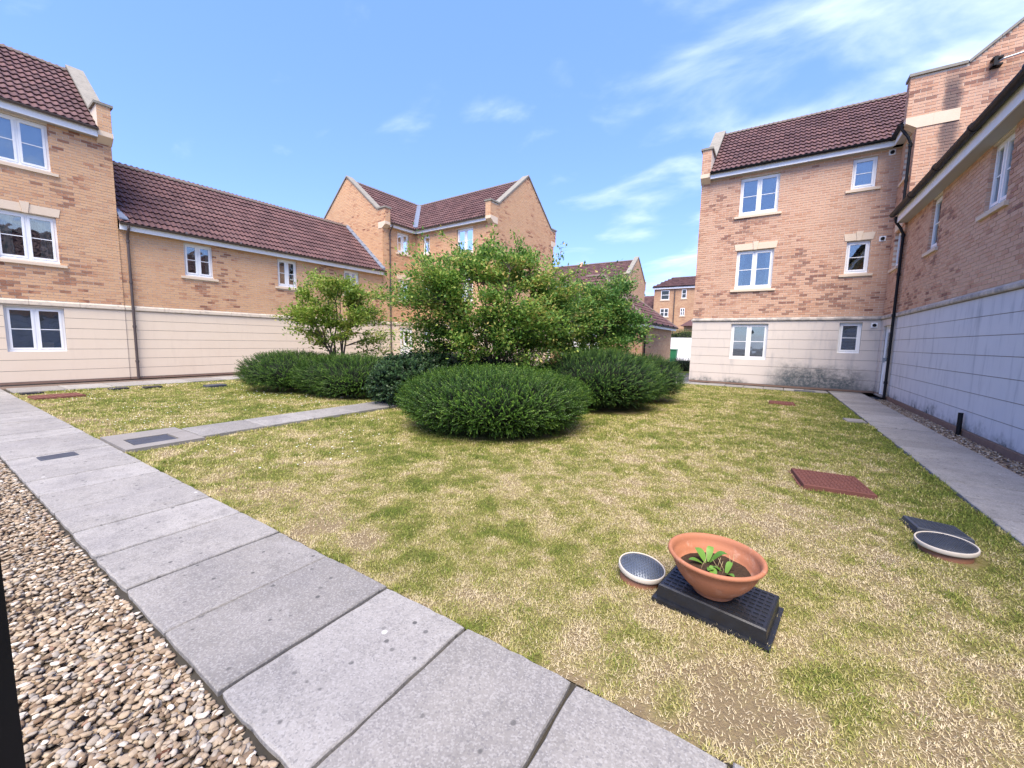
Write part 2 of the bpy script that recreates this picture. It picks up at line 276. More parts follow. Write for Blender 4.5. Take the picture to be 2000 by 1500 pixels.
class MB:
    def __init__(s): s.v = []; s.f = []; s.mi = []
    def add(s, V, F, m=0):
        o = len(s.v); s.v += [tuple(p) for p in V]; s.f += [tuple(i+o for i in f) for f in F]; s.mi += [m]*len(F)
    def hexa(s, P, m=0): s.add(P, BOXF, m)
    def box(s, x0, x1, y0, y1, z0, z1, m=0):
        s.hexa([(x0, y0, z0), (x1, y0, z0), (x1, y1, z0), (x0, y1, z0), (x0, y0, z1), (x1, y0, z1), (x1, y1, z1), (x0, y1, z1)], m)
    def prism(s, A, B, m=0):
        n = len(A); s.add(list(A)+list(B), [tuple(range(n))[::-1], tuple(range(n, 2*n))] + [(i, (i+1) % n, n+(i+1) % n, n+i) for i in range(n)], m)
    def tube(s, pts, rad, seg=10, m=0, caps=True):
        pts = [Vector(p) for p in pts]; rad = rad if isinstance(rad, (list, tuple)) else [rad]*len(pts); V = []; up = None
        for i, p in enumerate(pts):
            d = (pts[min(i+1, len(pts)-1)] - pts[max(i-1, 0)]).normalized()
            if up is None: up = Vector((0, 0, 1)) if abs(d.z) < .9 else Vector((1, 0, 0))
            a = d.cross(up).normalized(); b = a.cross(d).normalized(); up = b
            V += [p + a*(rad[i]*math.cos(2*math.pi*k/seg)) + b*(rad[i]*math.sin(2*math.pi*k/seg)) for k in range(seg)]
        F = [(i*seg+k, i*seg+(k+1) % seg, (i+1)*seg+(k+1) % seg, (i+1)*seg+k) for i in range(len(pts)-1) for k in range(seg)]
        if caps: F += [tuple(range(seg))[::-1], tuple((len(pts)-1)*seg+k for k in range(seg))]
        s.add(V, F, m)
    def lathe(s, prof, seg=40, c=(0, 0, 0), m=0):
        V = [(c[0]+r*math.cos(2*math.pi*k/seg), c[1]+r*math.sin(2*math.pi*k/seg), c[2]+z) for r, z in prof for k in range(seg)]
        F = [(i*seg+k, i*seg+(k+1) % seg, (i+1)*seg+(k+1) % seg, (i+1)*seg+k) for i in range(len(prof)-1) for k in range(seg)]
        s.add(V, F, m)
    def build(s, name, mats, parent=None, smooth=False, kind=None, origin=None):
        V = np.array(s.v, dtype=np.float32)
        if parent is not None and origin is None: origin = wloc(parent)
        if origin is not None: V = V - np.array(origin, dtype=np.float32)
        me = raw_mesh(name, V, s.f, mats, smooth, s.mi)
        return link(name, me, parent, origin, kind)

class Fr:
    """facade frame: u along the wall, z up, d outwards"""
    def __init__(s, O, U, Nn): s.O = Vector(O); s.U = Vector(U).normalized(); s.N = Vector(Nn).normalized()
    def p(s, u, z, d=0): return s.O + s.U*u + s.N*d + Vector((0, 0, z))
    def box(s, mb, u0, u1, z0, z1, d0, d1, m=0):
        p = s.p; mb.hexa([p(u0, z0, d0), p(u1, z0, d0), p(u1, z0, d1), p(u0, z0, d1), p(u0, z1, d0), p(u1, z1, d0), p(u1, z1, d1), p(u0, z1, d1)], m)
    def prism(s, mb, poly, d0, d1, m=0): mb.prism([s.p(u, z, d0) for u, z in poly], [s.p(u, z, d1) for u, z in poly], m)
def minus(iv, cuts):
    out = [iv]
    for a, b in cuts:
        nx = []
        for x, y in out:
            if b <= x or a >= y: nx.append((x, y)); continue
            if a > x: nx.append((x, a))
            if b < y: nx.append((b, y))
        out = nx
    return out

CAMP = Vector((0, 0, CAM_H))
BRICK = (.213, .063, .012)
class Bricks:
    """collects the bricks of one building; the 300 nearest in view become single objects"""
    def __init__(s, mat='brick'): s.items = []; s.mat = mat
    def fill(s, fr, u0, u1, z0, z1, openings=(), bounds=None, start=0):
        L_, H_, J = BRICK; r = 0; z = z0
        while z + H_*.6 < z1:
            zb = min(z + H_, z1 - .002); a, b = (u0, u1) if bounds is None else bounds(z + H_)
            cuts = [(o[0], o[1]) for o in openings if min(o[3], zb) - max(o[2], z) > .02]
            for x, y in minus((a, b), cuts):
                k = math.floor((x - u0)/(L_+J)) - 1; off = u0 - ((r+start) % 2)*(L_+J)/2
                while off + k*(L_+J) < y:
                    p = max(off + k*(L_+J), x); q = min(off + k*(L_+J) + L_, y); k += 1
                    if y - q < J: q = y
                    if p - x < J: p = x
                    if q - p > .006: s.items.append((fr, p, q, z, zb))
            z += H_ + J; r += 1
    def build(s, parent, single=300):
        fulls = []
        for i, (fr, p, q, a, b) in enumerate(s.items):
            c = fr.p((p+q)/2, (a+b)/2)
            if single and q - p > .2129 and b - a > .0629 and fr.N.dot(CAMP - c) > 0 and seen(c, 0): fulls.append(((c - CAMP).length, i))
        pick = set(i for _, i in sorted(fulls)[:single])
        V = []; base = np.array([[0, 0], [1, 0], [1, 1], [0, 1]])
        for i, (fr, p, q, a, b) in enumerate(s.items):
            if i in pick: continue
            j = random.uniform(-.002, .003)
            for d in (-.09, j):
                for u, z in ((p, a), (q, a), (q, b), (p, b)): V.append(fr.p(u, z, d))
        n = len(V)//8; V = np.array([tuple(v) for v in V], dtype=np.float32)
        f = np.array([(4, 5, 6, 7), (0, 1, 5, 4), (1, 2, 6, 5), (2, 3, 7, 6), (3, 0, 4, 7)])
        F = (f[None] + (np.arange(n)*8)[:, None, None]).reshape(-1, 4); o = wloc(parent)
        link('brickwork', raw_mesh('brickwork', V - np.array(o), F, s.mat), parent, o, 'stuff')
        if pick:
            mb = MB(); mb.box(-BRICK[0]/2, BRICK[0]/2, -.045, .045, -BRICK[1]/2, BRICK[1]/2); me = raw_mesh('brick', mb.v, mb.f, s.mat)
            for i in pick:
                fr, p, q, a, b = s.items[i]; ob = link('brick', me, parent, fr.p((p+q)/2, (a+b)/2, -.045 + random.uniform(-.002, .003))); ob.rotation_euler.z = math.atan2(fr.U.y, fr.U.x)

def backing(mb, fr, u0, u1, z0, z1, openings, d0=-.28, d1=-.008, m=0):
    openings = [(o[0]-.009, o[1]+.009, o[2]-.006 if o[2] > .01 else o[2], o[3]+.009) for o in openings]
    us = sorted({u0, u1, *[o[k] for o in openings for k in (0, 1) if u0 < o[k] < u1]}); zs = sorted({z0, z1, *[o[k] for o in openings for k in (2, 3) if z0 < o[k] < z1]})
    for i in range(len(us)-1):
        run = None
        for j in range(len(zs)-1):
            uc, zc = (us[i]+us[i+1])/2, (zs[j]+zs[j+1])/2; hole = any(o[0] < uc < o[1] and o[2] < zc < o[3] for o in openings)
            if not hole: run = (run[0], zs[j+1]) if run else (zs[j], zs[j+1])
            if run and (hole or j == len(zs)-2): fr.box(mb, us[i], us[i+1], run[0], run[1], d0, d1, m); run = None

def render_panels(fr, parent, u0, u1, z0, z1, openings, mat, rows=7):
    """banded render: one panel a course, with a real groove between"""
    h = (z1 - z0)/rows
    for r in range(rows):
        a, b = z0 + r*h, z0 + (r+1)*h - .011; hit = [o for o in openings if o[2] < b and o[3] > a]
        pcs = [(x, y, a, b) for x, y in minus((u0, u1), [(o[0], o[1]) for o in hit])]
        for o in hit: pcs += [(max(u0, o[0]), min(u1, o[1]), x, y) for x, y in minus((a, b), [(o[2], o[3])])]
        for x, y, c, d in pcs:
            if y - x > .002 and d - c > .002: mb = MB(); fr.box(mb, x, y, c, d, -.05, 0); mb.build('render_panel', mat, parent)

def band(fr, parent, u0, u1, z0, z1, mat='stone', d=.045, step=.95, name='string_course_stone'):
    n = max(1, round((u1-u0)/step)); w = (u1-u0)/n
    for i in range(n):
        mb = MB(); a, b = u0+i*w+.003, u0+(i+1)*w-.003; p = fr.p
        mb.prism([p(a, z0, -.1), p(a, z1+.0, -.1), p(a, z1-.015, d-.02), p(a, z1-.045, d), p(a, z0+.02, d), p(a, z0, d-.012)], [p(b, z0, -.1), p(b, z1, -.1), p(b, z1-.015, d-.02), p(b, z1-.045, d), p(b, z0+.02, d), p(b, z0, d-.012)]); mb.build(name, mat, parent)

def window(fr, parent, u0, u1, z0, z1, cols=2, bar=True, sill='stone', lintel=False, dress=None, rec=-.085, sm='clean_stone', opened=None):
    F_, D = .05, rec; mb = MB(); b = fr.box
    b(mb, u0, u0+F_, z0, z1, D-.06, D); b(mb, u1-F_, u1, z0, z1, D-.06, D); b(mb, u0+F_, u1-F_, z1-F_, z1, D-.06, D-.001); b(mb, u0+F_, u1-F_, z0, z0+F_, D-.06, D-.001)
    w = (u1-u0-2*F_); cw = w/cols
    for i in range(1, cols): c = u0+F_+i*cw; b(mb, c-.022, c+.022, z0+F_, z1-F_, D-.058, D-.002)
    b(mb, u0-.012, u1+.012, z0-.028, z0-.002, D-.04, D+.055)
    win = mb.build('window', 'white_plastic', parent)
    for i in range(cols):
        a = u0+F_+i*cw+(.024 if i else .003); e = u0+F_+(i+1)*cw-(.024 if i < cols-1 else .003); lo, hi = z0+F_+.003, z1-F_-.003; s = .048
        sash = MB(); b(sash, a, a+s, lo, hi, D-.045, D+.012); b(sash, e-s, e, lo, hi, D-.045, D+.012); b(sash, a+s, e-s, lo, lo+s, D-.045, D+.011); b(sash, a+s, e-s, hi-s, hi, D-.045, D+.011)
        sash.build('sash', 'white_plastic', win)
        pn = MB(); b(pn, a+s-.004, e-s+.004, lo+s-.004, hi-s+.004, D-.022, D-.016); pn.build('pane', 'glass', win)
        if bar: gb = MB(); zc = (lo+hi)/2; b(gb, a+s, e-s, zc-.010, zc+.010, D-.030, D-.006); gb.build('glazing_bar', 'white_plastic', win)
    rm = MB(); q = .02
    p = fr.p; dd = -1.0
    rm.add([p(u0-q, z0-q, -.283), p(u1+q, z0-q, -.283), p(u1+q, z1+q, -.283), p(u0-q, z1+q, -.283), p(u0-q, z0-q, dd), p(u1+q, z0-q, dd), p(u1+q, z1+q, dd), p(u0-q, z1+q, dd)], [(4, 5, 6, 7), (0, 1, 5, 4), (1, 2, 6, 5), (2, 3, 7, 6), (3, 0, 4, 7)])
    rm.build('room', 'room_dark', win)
    if dress:
        if dress in ('curtain', 'drapes'):
            for side in (0, 1):
                cm = MB(); n = 14; ww = (u1-u0)*(.30 if dress == 'curtain' else .2); V = []
                for k in range(n+1):
                    t = k/n; base = (u0+.03+ww*t) if side == 0 else (u1-.03-ww*t)
                    for zz, sq in ((z1-.03, 1.0), ((z0+z1)/2, .82), (z0+.02, .95)):
                        ub = base if side == 0 else base; x = (u0+.03+(ub-u0-.03)*sq) if side == 0 else (u1-.03-(u1-.03-ub)*sq)
                        V.append(p(x, zz, D-.16+.022*math.sin(t*n*1.35+side)))
                cm.add(V, [(3*k+j, 3*k+3+j, 3*k+4+j, 3*k+1+j) for k in range(n) for j in (0, 1)]); cm.build('curtain', 'curtain', win, smooth=True)
        elif dress == 'slats':
            n = int((z1-z0)/.045); sl = MB()
            for k in range(n): zc = z0+.03+k*.045; sl.hexa([p(u0+.03, zc, D-.13), p(u1-.03, zc, D-.13), p(u1-.03, zc+.012, D-.10), p(u0+.03, zc+.012, D-.10), p(u0+.03, zc+.003, D-.13), p(u1-.03, zc+.003, D-.13), p(u1-.03, zc+.015, D-.10), p(u0+.03, zc+.015, D-.10)])
            sl.build('blind', 'blind', win)
        elif dress in ('blind', 'net'):
            bl = MB(); b(bl, u0+.02, u1-.02, z0+.02 if dress == 'net' else z0+(z1-z0)*.12, z1-.02, D-.125, D-.115); bl.build('blind', 'pale_blind' if dress == 'net' else 'blind', win)
        elif dress == 'box':
            bx = MB(); b(bx, u1-.42, u1-.22, z0+.03, z0+.24, D-.30, D-.14); bx.build('cardboard_box', 'cardboard', win)
    if sill == 'stone':
        sl = MB(); sl.prism([p(u0-.12, z0-.115, -.1), p(u0-.12, z0-.030, -.1), p(u0-.12, z0-.045, .05), p(u0-.12, z0-.115, .05)], [p(u1+.12, z0-.115, -.1), p(u1+.12, z0-.030, -.1), p(u1+.12, z0-.045, .05), p(u1+.12, z0-.115, .05)]); sl.build('sill', sm, win)
    if lintel:
        c = (u0+u1)/2; h = .215; zb = z1+.022; t = .055
        for poly in ([(u0-.05, zb), (c-.052, zb), (c-.082, zb+h), (u0-.09, zb+h)], [(c+.052, zb), (u1+.05, zb), (u1+.09, zb+h), (c+.082, zb+h)]): k = MB(); fr.prism(k, poly, -.1, .012); k.build('lintel_stone', sm, win)
        k = MB(); fr.prism(k, [(c-.048, zb-.012), (c+.048, zb-.012), (c+.086, zb+h+.05), (c-.086, zb+h+.05)], -.1, .03); k.build('keystone', sm, win)
    return win

def tile_proto():
    w, ln, n = .300, .385, 12; xs = np.linspace(0, w, n+1); ph = (xs/(w/2)) % 1.0
    zz = np.where(ph < .62, .030*np.sin(np.pi*ph/.62)**1.0, -.004*np.sin(np.pi*(ph-.62)/.38)); zz[-1] = zz[0]
    V = []
    for y, lift in ((0, .048), (ln, 0.0)): V += [(x, y, z+lift) for x, z in zip(xs, zz)]
    V += [(x, .004, z+.048-.030) for x, z in zip(xs, zz)]; m = n+1
    F = [(k, k+1, m+k+1, m+k) for k in range(n)] + [(2*m+k, 2*m+k+1, k+1, k) for k in range(n)]
    return np.array(V), np.array(F)
TILE = None
class Roof:
    """one building's tiles; the 300 nearest in view become single objects"""
    def __init__(s, parent): s.parent = parent; s.tiles = []; s.under = MB(); s.W = .3; s.G = .318
    def slope(s, O, U, Sv, length, height, keep=None, poly=None, u_off=0.0):
        U, Sv = Vector(U).normalized(), Vector(Sv).normalized(); Nn = U.cross(Sv); O = Vector(O)
        if Nn.z < 0: Nn = -Nn
        poly = poly or [(0, 0), (length, 0), (length, height), (0, height)]
        s.under.add([O+U*a+Sv*b for a, b in poly], [tuple(range(len(poly)))])
        nu = int(math.ceil(length/s.W - .05)); nv = int(math.ceil(height/s.G - .15))
        for j in range(nv):
            for i in range(nu):
                u, v = i*s.W+u_off, j*s.G - .04
                if keep and not keep(u+s.W/2, v+s.G/2): continue
                if u + s.W > length + .16: continue
                s.tiles.append((O+U*u+Sv*v+Nn*.014, U, Sv, Nn))
    def build(s, single=300):
        global TILE
        if TILE is None: TILE = tile_proto()
        V0, F0 = TILE; par = s.parent; root = wloc(par)
        rf = s.under.build('roof', 'underlay', par)
        rk = sorted((((O - CAMP).length, i) for i, (O, U, Sv, Nn) in enumerate(s.tiles) if single and Nn.dot(CAMP - O) > 0 and seen(O, 0)))[:single]; pick = set(i for _, i in rk)
        me = {}; Vs = []; n = 0
        for i, (O, U, Sv, Nn) in enumerate(s.tiles):
            M3 = np.array([U, Sv, Nn]).T; jz = random.uniform(-.004, .004)
            if i in pick:
                fl = np.linalg.det(M3) < 0
                if fl not in me: me[fl] = raw_mesh('roof_tile', V0*(np.array([-1, 1, 1]) if fl else 1), F0, 'roof_tile', False)
                ob = bpy.data.objects.new('roof_tile', me[fl]); COL.objects.link(ob); ob.parent = rf
                A = Matrix(((-U.x if fl else U.x, Sv.x, Nn.x), (-U.y if fl else U.y, Sv.y, Nn.y), (-U.z if fl else U.z, Sv.z, Nn.z)))
                ob.rotation_euler = A.to_euler(); ob.location = O + Nn*jz - wloc(rf)
            else: Vs.append(V0 @ M3.T + np.array(O + Nn*jz)); n += 1
        if n:
            V = np.concatenate(Vs) - np.array(wloc(rf)); F = (F0[None] + (np.arange(n)*len(V0))[:, None, None]).reshape(-1, 4)
            link('roof_tiling', raw_mesh('roof_tiling', V, F, 'roof_tile'), rf, wloc(rf), 'stuff')
        return rf

def ridge(rf, A, B, step=.45, rad=.125):
    A, B = Vector(A), Vector(B); n = max(1, round((B-A).length/step)); d = (B-A)/n; side = d.cross(Vector((0, 0, 1))).normalized()
    for i in range(n):
        mb = MB(); V = []; K = 7
        for q, r in ((A+d*i, rad), (A+d*(i+.985), rad*.95)):
            V += [q + side*(r*math.cos(math.pi*k/(K-1))) + Vector((0, 0, -.055 + r*.95*math.sin(math.pi*k/(K-1)))) for k in range(K)]
        mb.add(V, [(k, k+1, K+k+1, K+k) for k in range(K-1)] + [tuple(range(K)), tuple(range(K, 2*K))[::-1]]); mb.build('ridge_tile', 'ridge_tile', rf)

def eave(fr, parent, u0, u1, fb, ft, ov=.20, gutter='black_plastic', end_caps=(True, True)):
    """fascia board, soffit and half-round gutter"""
    mb = MB(); fr.box(mb, u0, u1, fb, ft, ov-.022, ov); mb.build('fascia', 'white_paint', parent)
    mb = MB(); fr.box(mb, u0+.002, u1-.002, fb+.012, fb+.022, -.02, ov-.023); mb.build('soffit', 'grey_soffit', parent)
    g = MB(); K = 8; r = .058 if ov < .22 else .075; cz = ft-.005; V = []
    for u in (u0-.01, u1+.01): V += [fr.p(u, cz - r*math.sin(math.pi*k/(K-1)), ov+.006+r - r*math.cos(math.pi*k/(K-1))) for k in range(K)] + [fr.p(u, cz - (r-.006)*math.sin(math.pi*k/(K-1)), ov+.006+r - (r-.006)*math.cos(math.pi*k/(K-1))) for k in range(K)]
    M2 = 2*K; F = [(k, k+1, M2+k+1, M2+k) for k in range(K-1)] + [(K+k, K+k+1, M2+K+k+1, M2+K+k) for k in range(K-1)] + [(0, K, M2+K, M2), (K-1, 2*K-1, M2+2*K-1, M2+K-1)]
    F += [tuple(range(K)), tuple(range(M2, M2+K))]
    g.add(V, F); gt = g.build('gutter', gutter, parent)
    n = int((u1-u0)/1.8)
    for k in range(1, n+1):
        c = MB(); u = u0 + k*(u1-u0)/(n+1); c.tube([fr.p(u-.03, cz, ov+.006+r), fr.p(u+.03, cz, ov+.006+r)], r+.008, 14); o = c.build('gutter_joint', gutter, gt)
        break_ = None
    return gt

def drainpipe(parent, pts, mat, rad=.036, collars=()):
    mb = MB(); mb.tube(pts, rad, 12); dp = mb.build('drainpipe', mat, parent, smooth=False)
    for c in collars:
        k = MB(); c = Vector(c); k.tube([c - Vector((0, 0, .035)), c + Vector((0, 0, .035))], rad+.011, 12); k.build('collar', mat, dp)
    return dp

TAN = .82; CO = 1/math.sqrt(1+TAN*TAN); SI = TAN*CO
def gable(fr, parent, bk, hw, fb, ft, kn, zlow, ov=.20, thick=.30, sm='clean_stone', kneel=True):
    """parapet gable: u runs from one eave (0) to the other (2hw)"""
    off = .16; zr = lambda u: ft + (u+ov)*TAN + off; kt = ft + kn; uk = (kt-ft-off)/TAN - ov; ap = zr(hw); W2 = 2*hw
    poly = [(.014, 0), (.014, fb-.06), (-ov-.02, fb+.10), (-ov-.02, kt), (uk, kt), (hw, ap), (W2-uk, kt), (W2+ov+.02, kt), (W2+ov+.02, fb+.10), (W2-.014, fb-.06), (W2-.014, 0)]
    mb = MB(); fr.prism(mb, poly, -thick, -.008); mb.build('gable_wall', 'mortar', parent)
    def bounds(z):
        if z < fb+.12: return (.004, W2-.004)
        if z <= kt: return (-ov-.015, W2+ov+.015)
        a = (z - ft - off)/TAN - ov; return (a, W2-a)
    bk.fill(fr, 0, W2, zlow, ap-.05, (), bounds)
    for sgn, u in ((1, -ov-.02), (-1, W2+ov+.02)):      # ends of the kneelers
        e = Fr(fr.p(u, 0, -thick+.006), fr.N, fr.U*(-sgn)); e.O = e.O + e.N*.006; bk.fill(e, 0, thick-.012, fb+.20, kt-.01)
    p = fr.p; t = .07
    for s in (0, 1):
        X = (lambda u: u) if s == 0 else (lambda u: W2-u)
        for poly2, nm in (([(-ov-.06, kt+.002), (uk-.02, kt+.002), (uk-.02, kt+t), (-ov-.06, kt+t)], 'kneeler_cap'),):
            k = MB(); fr.prism(k, [(X(u), z) for u, z in poly2], -thick-.05, .05); k.build('coping_stone', 'coping_stone' if sm != 'pale' else 'clean_stone', parent)
        n = 4
        for i in range(n):
            a = uk + (hw-uk)*i/n + .003; c = uk + (hw-uk)*(i+1)/n - (.003 if i < n-1 else 0); k = MB()
            fr.prism(k, [(X(a), zr(a)+.002), (X(c), zr(c)+.002), (X(c), zr(c)+.075), (X(a), zr(a)+.075)], -thick-.045, .045); k.build('coping_stone', 'coping_stone', parent)
        k = MB(); fr.prism(k, [(X(.30), fb-.10), (X(.004), fb-.10), (X(-ov-.03), fb+.06), (X(-ov-.03), fb+.19), (X(.30), fb+.19)], -thick+.002, .016); k.build('corbel_stone', 'clean_stone', parent)
    return ap

def door(fr, parent, u0, u1, z1, glazed=True, rec=-.07):
    mb = MB(); b = fr.box; D = rec
    b(mb, u0, u0+.06, .03, z1, D-.06, D+.01); b(mb, u1-.06, u1, .03, z1, D-.06, D+.01); b(mb, u0+.06, u1-.06, z1-.06, z1, D-.06, D+.009); b(mb, u0+.063, u1-.063, .03, z1-.063, D-.05, D-.012)
    d = mb.build('door', 'white_plastic', parent); w = u1-u0
    for za, zb in ((.28, .85),) + (() if glazed else ((1.05, 1.85),)):
        for ua, ub in ((u0+.15, u0+w/2-.04), (u0+w/2+.04, u1-.15)): k = MB(); b(k, ua, ub, za, zb, D-.02, D-.002); k.build('door_panel', 'white_plastic', d)
    if glazed:
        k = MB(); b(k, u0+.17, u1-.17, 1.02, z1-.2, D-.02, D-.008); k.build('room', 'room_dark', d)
        k = MB(); b(k, u0+.17, u1-.17, 1.02, z1-.2, D-.007, D-.003); k.build('pane', 'glass', d)
    k = MB(); b(k, u1-.14, u1-.115, .98, 1.12, D-.012, D+.045); k.build('handle', 'grey_metal', d)
    k = MB(); b(k, u0-.02, u1+.02, 0, .028, D-.1, .06); k.build('threshold', 'old_concrete', d)
    return d

def corner_block(name, label, P, sg, si, Lf, hw, fb, ft, st, kn, kn2, rmat, w1, w2, d1, zlowA, pipe_mat, sign, tiles=300, bricks=300, gutter='black_plastic'):
    """three-storey L-plan block. P(s,o,z): s along the courtyard side, o out of it"""
    base = thing(name, P((sg+si)/2, 0, 0), label, 'building'); X0 = P(0, 0, 0); sv = P(1, 0, 0)-X0; ov_ = P(0, 1, 0)-X0
    f1 = Fr(P(sg, 0, 0), sv, ov_); f2 = Fr(P(si, 0, 0), ov_, -sv); gA = Fr(P(sg, 0, 0), -ov_, -sv); gB = Fr(P(si, Lf, 0), sv, ov_)
    bk = Bricks('brick' if sign > 0 else 'brick_cool_light'); s0, s1 = st
    o1 = [w[:4] for w in w1] + ([(d1[0], d1[1], 0, d1[2])] if d1 else []); o2 = [w[:4] for w in w2]
    mb = MB(); zc = (s0+s1)/2; backing(mb, f1, .01, si-sg+.27, zc, fb+.02, o1); backing(mb, f2, 0, Lf-.3, zc, fb+.02, o2, -.28, -.0085); backing(mb, f1, .01, si-sg+.27, 0, zc, o1, m=1); backing(mb, f2, 0, Lf-.3, 0, zc, o2, -.28, -.0085, 1)
    # plain rear walls and floor slabs close the block
    wall = mb.build('wall', ['mortar', 'groove'], base); f3 = Fr(P(sg+.3, -2*hw, 0), sv, -ov_); k = MB(); f3.box(k, 0, si-sg+2*hw-.3, 0, fb, -.2, 0); k.build('rear_wall', 'mortar', base); k = MB(); f4 = Fr(P(si+2*hw, -2*hw, 0), ov_, sv); f4.box(k, .21, Lf+2*hw-.31, 0, fb, -.2, 0); k.build('rear_wall', 'mortar', base)
    for fr, u0, u1, op in ((f1, .004, si-sg, o1), (f2, 0, Lf-.004, o2)):
        bk.fill(fr, u0, u1, s1+.012, fb+.015, [(o[0]-(0 if True else 0), o[1], o[2]-.11 if o[2] > s1 else o[2], o[3]) for o in op])
        render_panels(fr, wall, u0, u1, .07, s0-.004, op, rmat); m2 = MB(); [fr.box(m2, a, b_, 0, .055, -.05, .008) for a, b_ in minus((u0, u1), [(o[0], o[1]) for o in op if o[2] < .05])]; m2.build('plinth', 'plinth_brick', wall)
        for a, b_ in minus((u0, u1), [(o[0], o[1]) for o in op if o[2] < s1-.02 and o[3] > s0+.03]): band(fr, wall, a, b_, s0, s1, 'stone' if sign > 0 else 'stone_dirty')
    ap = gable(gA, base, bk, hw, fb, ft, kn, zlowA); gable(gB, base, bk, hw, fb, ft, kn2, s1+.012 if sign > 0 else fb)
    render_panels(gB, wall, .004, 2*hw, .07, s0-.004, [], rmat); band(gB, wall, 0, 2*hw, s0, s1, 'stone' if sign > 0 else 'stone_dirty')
    for fr, ws in ((f1, w1), (f2, w2)):
        for w in ws: window(fr, base, *w[:4], **w[4])
    if d1: door(f1, base, *d1)
    eave(f1, base, .302, si-sg-.20, fb, ft, gutter=gutter); eave(f2, base, .202, Lf-.302, fb, ft, gutter=gutter)
    rf = Roof(base); ov = .20; H = (hw+ov)/CO; z0 = ft
    slA = (-ov_*CO + Vector((0, 0, SI))); slB = (sv*CO + Vector((0, 0, SI))); lenA = si-sg
    # slope above facade 1 up to the valley, slope above facade 2
    rf.slope(P(sg+.3, ov, z0), sv, slA, lenA-.3-ov+H*CO, H, keep=lambda u, v: u < lenA-.3-ov + v*CO - .02, poly=[(0, 0), (lenA-.3-ov, 0), (lenA-.3-ov+H*CO, H), (0, H)])
    rf.slope(P(si-ov, Lf-.3, z0), -ov_, slB, Lf-.3-ov+H*CO, H, keep=lambda u, v: u < Lf-.3-ov + v*CO - .02, poly=[(0, 0), (Lf-.3-ov, 0), (Lf-.3-ov+H*CO, H), (0, H)])
    zr = z0 + H*SI
    rf.under.add([P(sg+.3, -hw, zr), P(si+hw, -hw, zr), P(si+2*hw+ov, -2*hw-ov, z0), P(sg+.3, -2*hw-ov, z0)], [(0, 1, 2, 3)]); rf.under.add([P(si+hw, -hw, zr), P(si+hw, Lf-.3, zr), P(si+2*hw+ov, Lf-.3, z0), P(si+2*hw+ov, -2*hw-ov, z0)], [(0, 1, 2, 3)])
    r = rf.build(tiles); ridge(r, P(sg+.35, -hw, zr+.04), P(si+hw+.05, -hw, zr+.04)); ridge(r, P(si+hw, -hw+.12, zr+.04), P(si+hw, Lf-.36, zr+.04))
    v0 = P(si-ov, ov, z0+.03); v1 = P(si+hw, -hw, zr+.03); dv = (v1-v0).normalized(); sd_ = dv.cross(Vector((0, 0, 1))).normalized()*.12; up = Vector((0, 0, .14))
    k = MB(); k.add([v0-sd_+up, v0+up*.75, v0+sd_+up, v1-sd_+up, v1+up*.75, v1+sd_+up], [(0, 1, 4, 3), (1, 2, 5, 4)]); k.build('valley_lead', 'lead', r)
    bk.build(wall, bricks)
    return base, f1, f2, gA, gB

def wing(name, label, P, s0, s1, o, hw, fb, ft, st, rmat, wins, lead_at=None, gutter='black_plastic', pick=300, ov_e=.20):
    """two-storey range between the taller blocks"""
    base = thing(name, P((s0+s1)/2, o, 0), label, 'building'); X0 = P(0, 0, 0); sv = P(1, 0, 0)-X0; ov_ = P(0, 1, 0)-X0
    f = Fr(P(s0, o, 0), sv, ov_); Ln = s1-s0; op = [w[:4] for w in wins]; a0, a1 = st
    mb = MB(); zc = sum(st)/2; backing(mb, f, 0, Ln, zc, fb+.02, op); backing(mb, f, 0, Ln, 0, zc, op, m=1); f3 = Fr(P(s0, o-2*hw, 0), sv, -ov_); wall = mb.build('wall', ['mortar', 'groove'], base); k = MB(); f3.box(k, 0, Ln, 0, fb, -.2, 0); k.build('rear_wall', 'mortar', base); bk = Bricks('brick_cool_light' if rmat == 'render_grey' else 'brick')
    bk.fill(f, .004, Ln-.004, a1+.012, fb+.015, [(q[0], q[1], q[2]-.11, q[3]) for q in op]); bk.build(wall, pick)
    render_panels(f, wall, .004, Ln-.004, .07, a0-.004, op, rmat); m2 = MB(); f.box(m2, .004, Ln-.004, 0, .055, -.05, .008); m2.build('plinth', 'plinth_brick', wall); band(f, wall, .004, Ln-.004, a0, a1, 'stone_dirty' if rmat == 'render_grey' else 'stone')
    for w in wins: window(f, base, *w[:4], **w[4])
    eave(f, base, .0, Ln-.0, fb, ft, gutter=gutter, ov=ov_e)
    rf = Roof(base); ov = .20; H = (hw+ov)/CO; sl = (-ov_*CO + Vector((0, 0, SI))); zr = ft + H*SI
    rf.slope(P(s0+.003, o+ov, ft), sv, sl, Ln-.006, H); rf.under.add([P(s0, o-hw, zr), P(s1, o-hw, zr), P(s1, o-2*hw-ov, ft), P(s0, o-2*hw-ov, ft)], [(0, 1, 2, 3)])
    r = rf.build(pick); ridge(r, P(s0+.02, o-hw, zr+.04), P(s1-.02, o-hw, zr+.04))
    if lead_at:
        for i in range(12):     # stepped flashing against the taller gable
            k = MB(); t0, t1 = i/12, (i+1)/12; s = lead_at[0]; q = lead_at[1]
            A = P(s, o+ov-(hw+ov)*t0, ft+H*SI*t0+.045); B = P(s, o+ov-(hw+ov)*t1, ft+H*SI*t1+.045); I = sv*q
            k.hexa([A, B, B+I*.17, A+I*.17, A+Vector((0, 0, .13)), B+Vector((0, 0, .10)), B+I*.17+Vector((0, 0, .05)), A+I*.17+Vector((0, 0, .055))]); k.build('lead_flashing', 'lead', r)
    return base, f
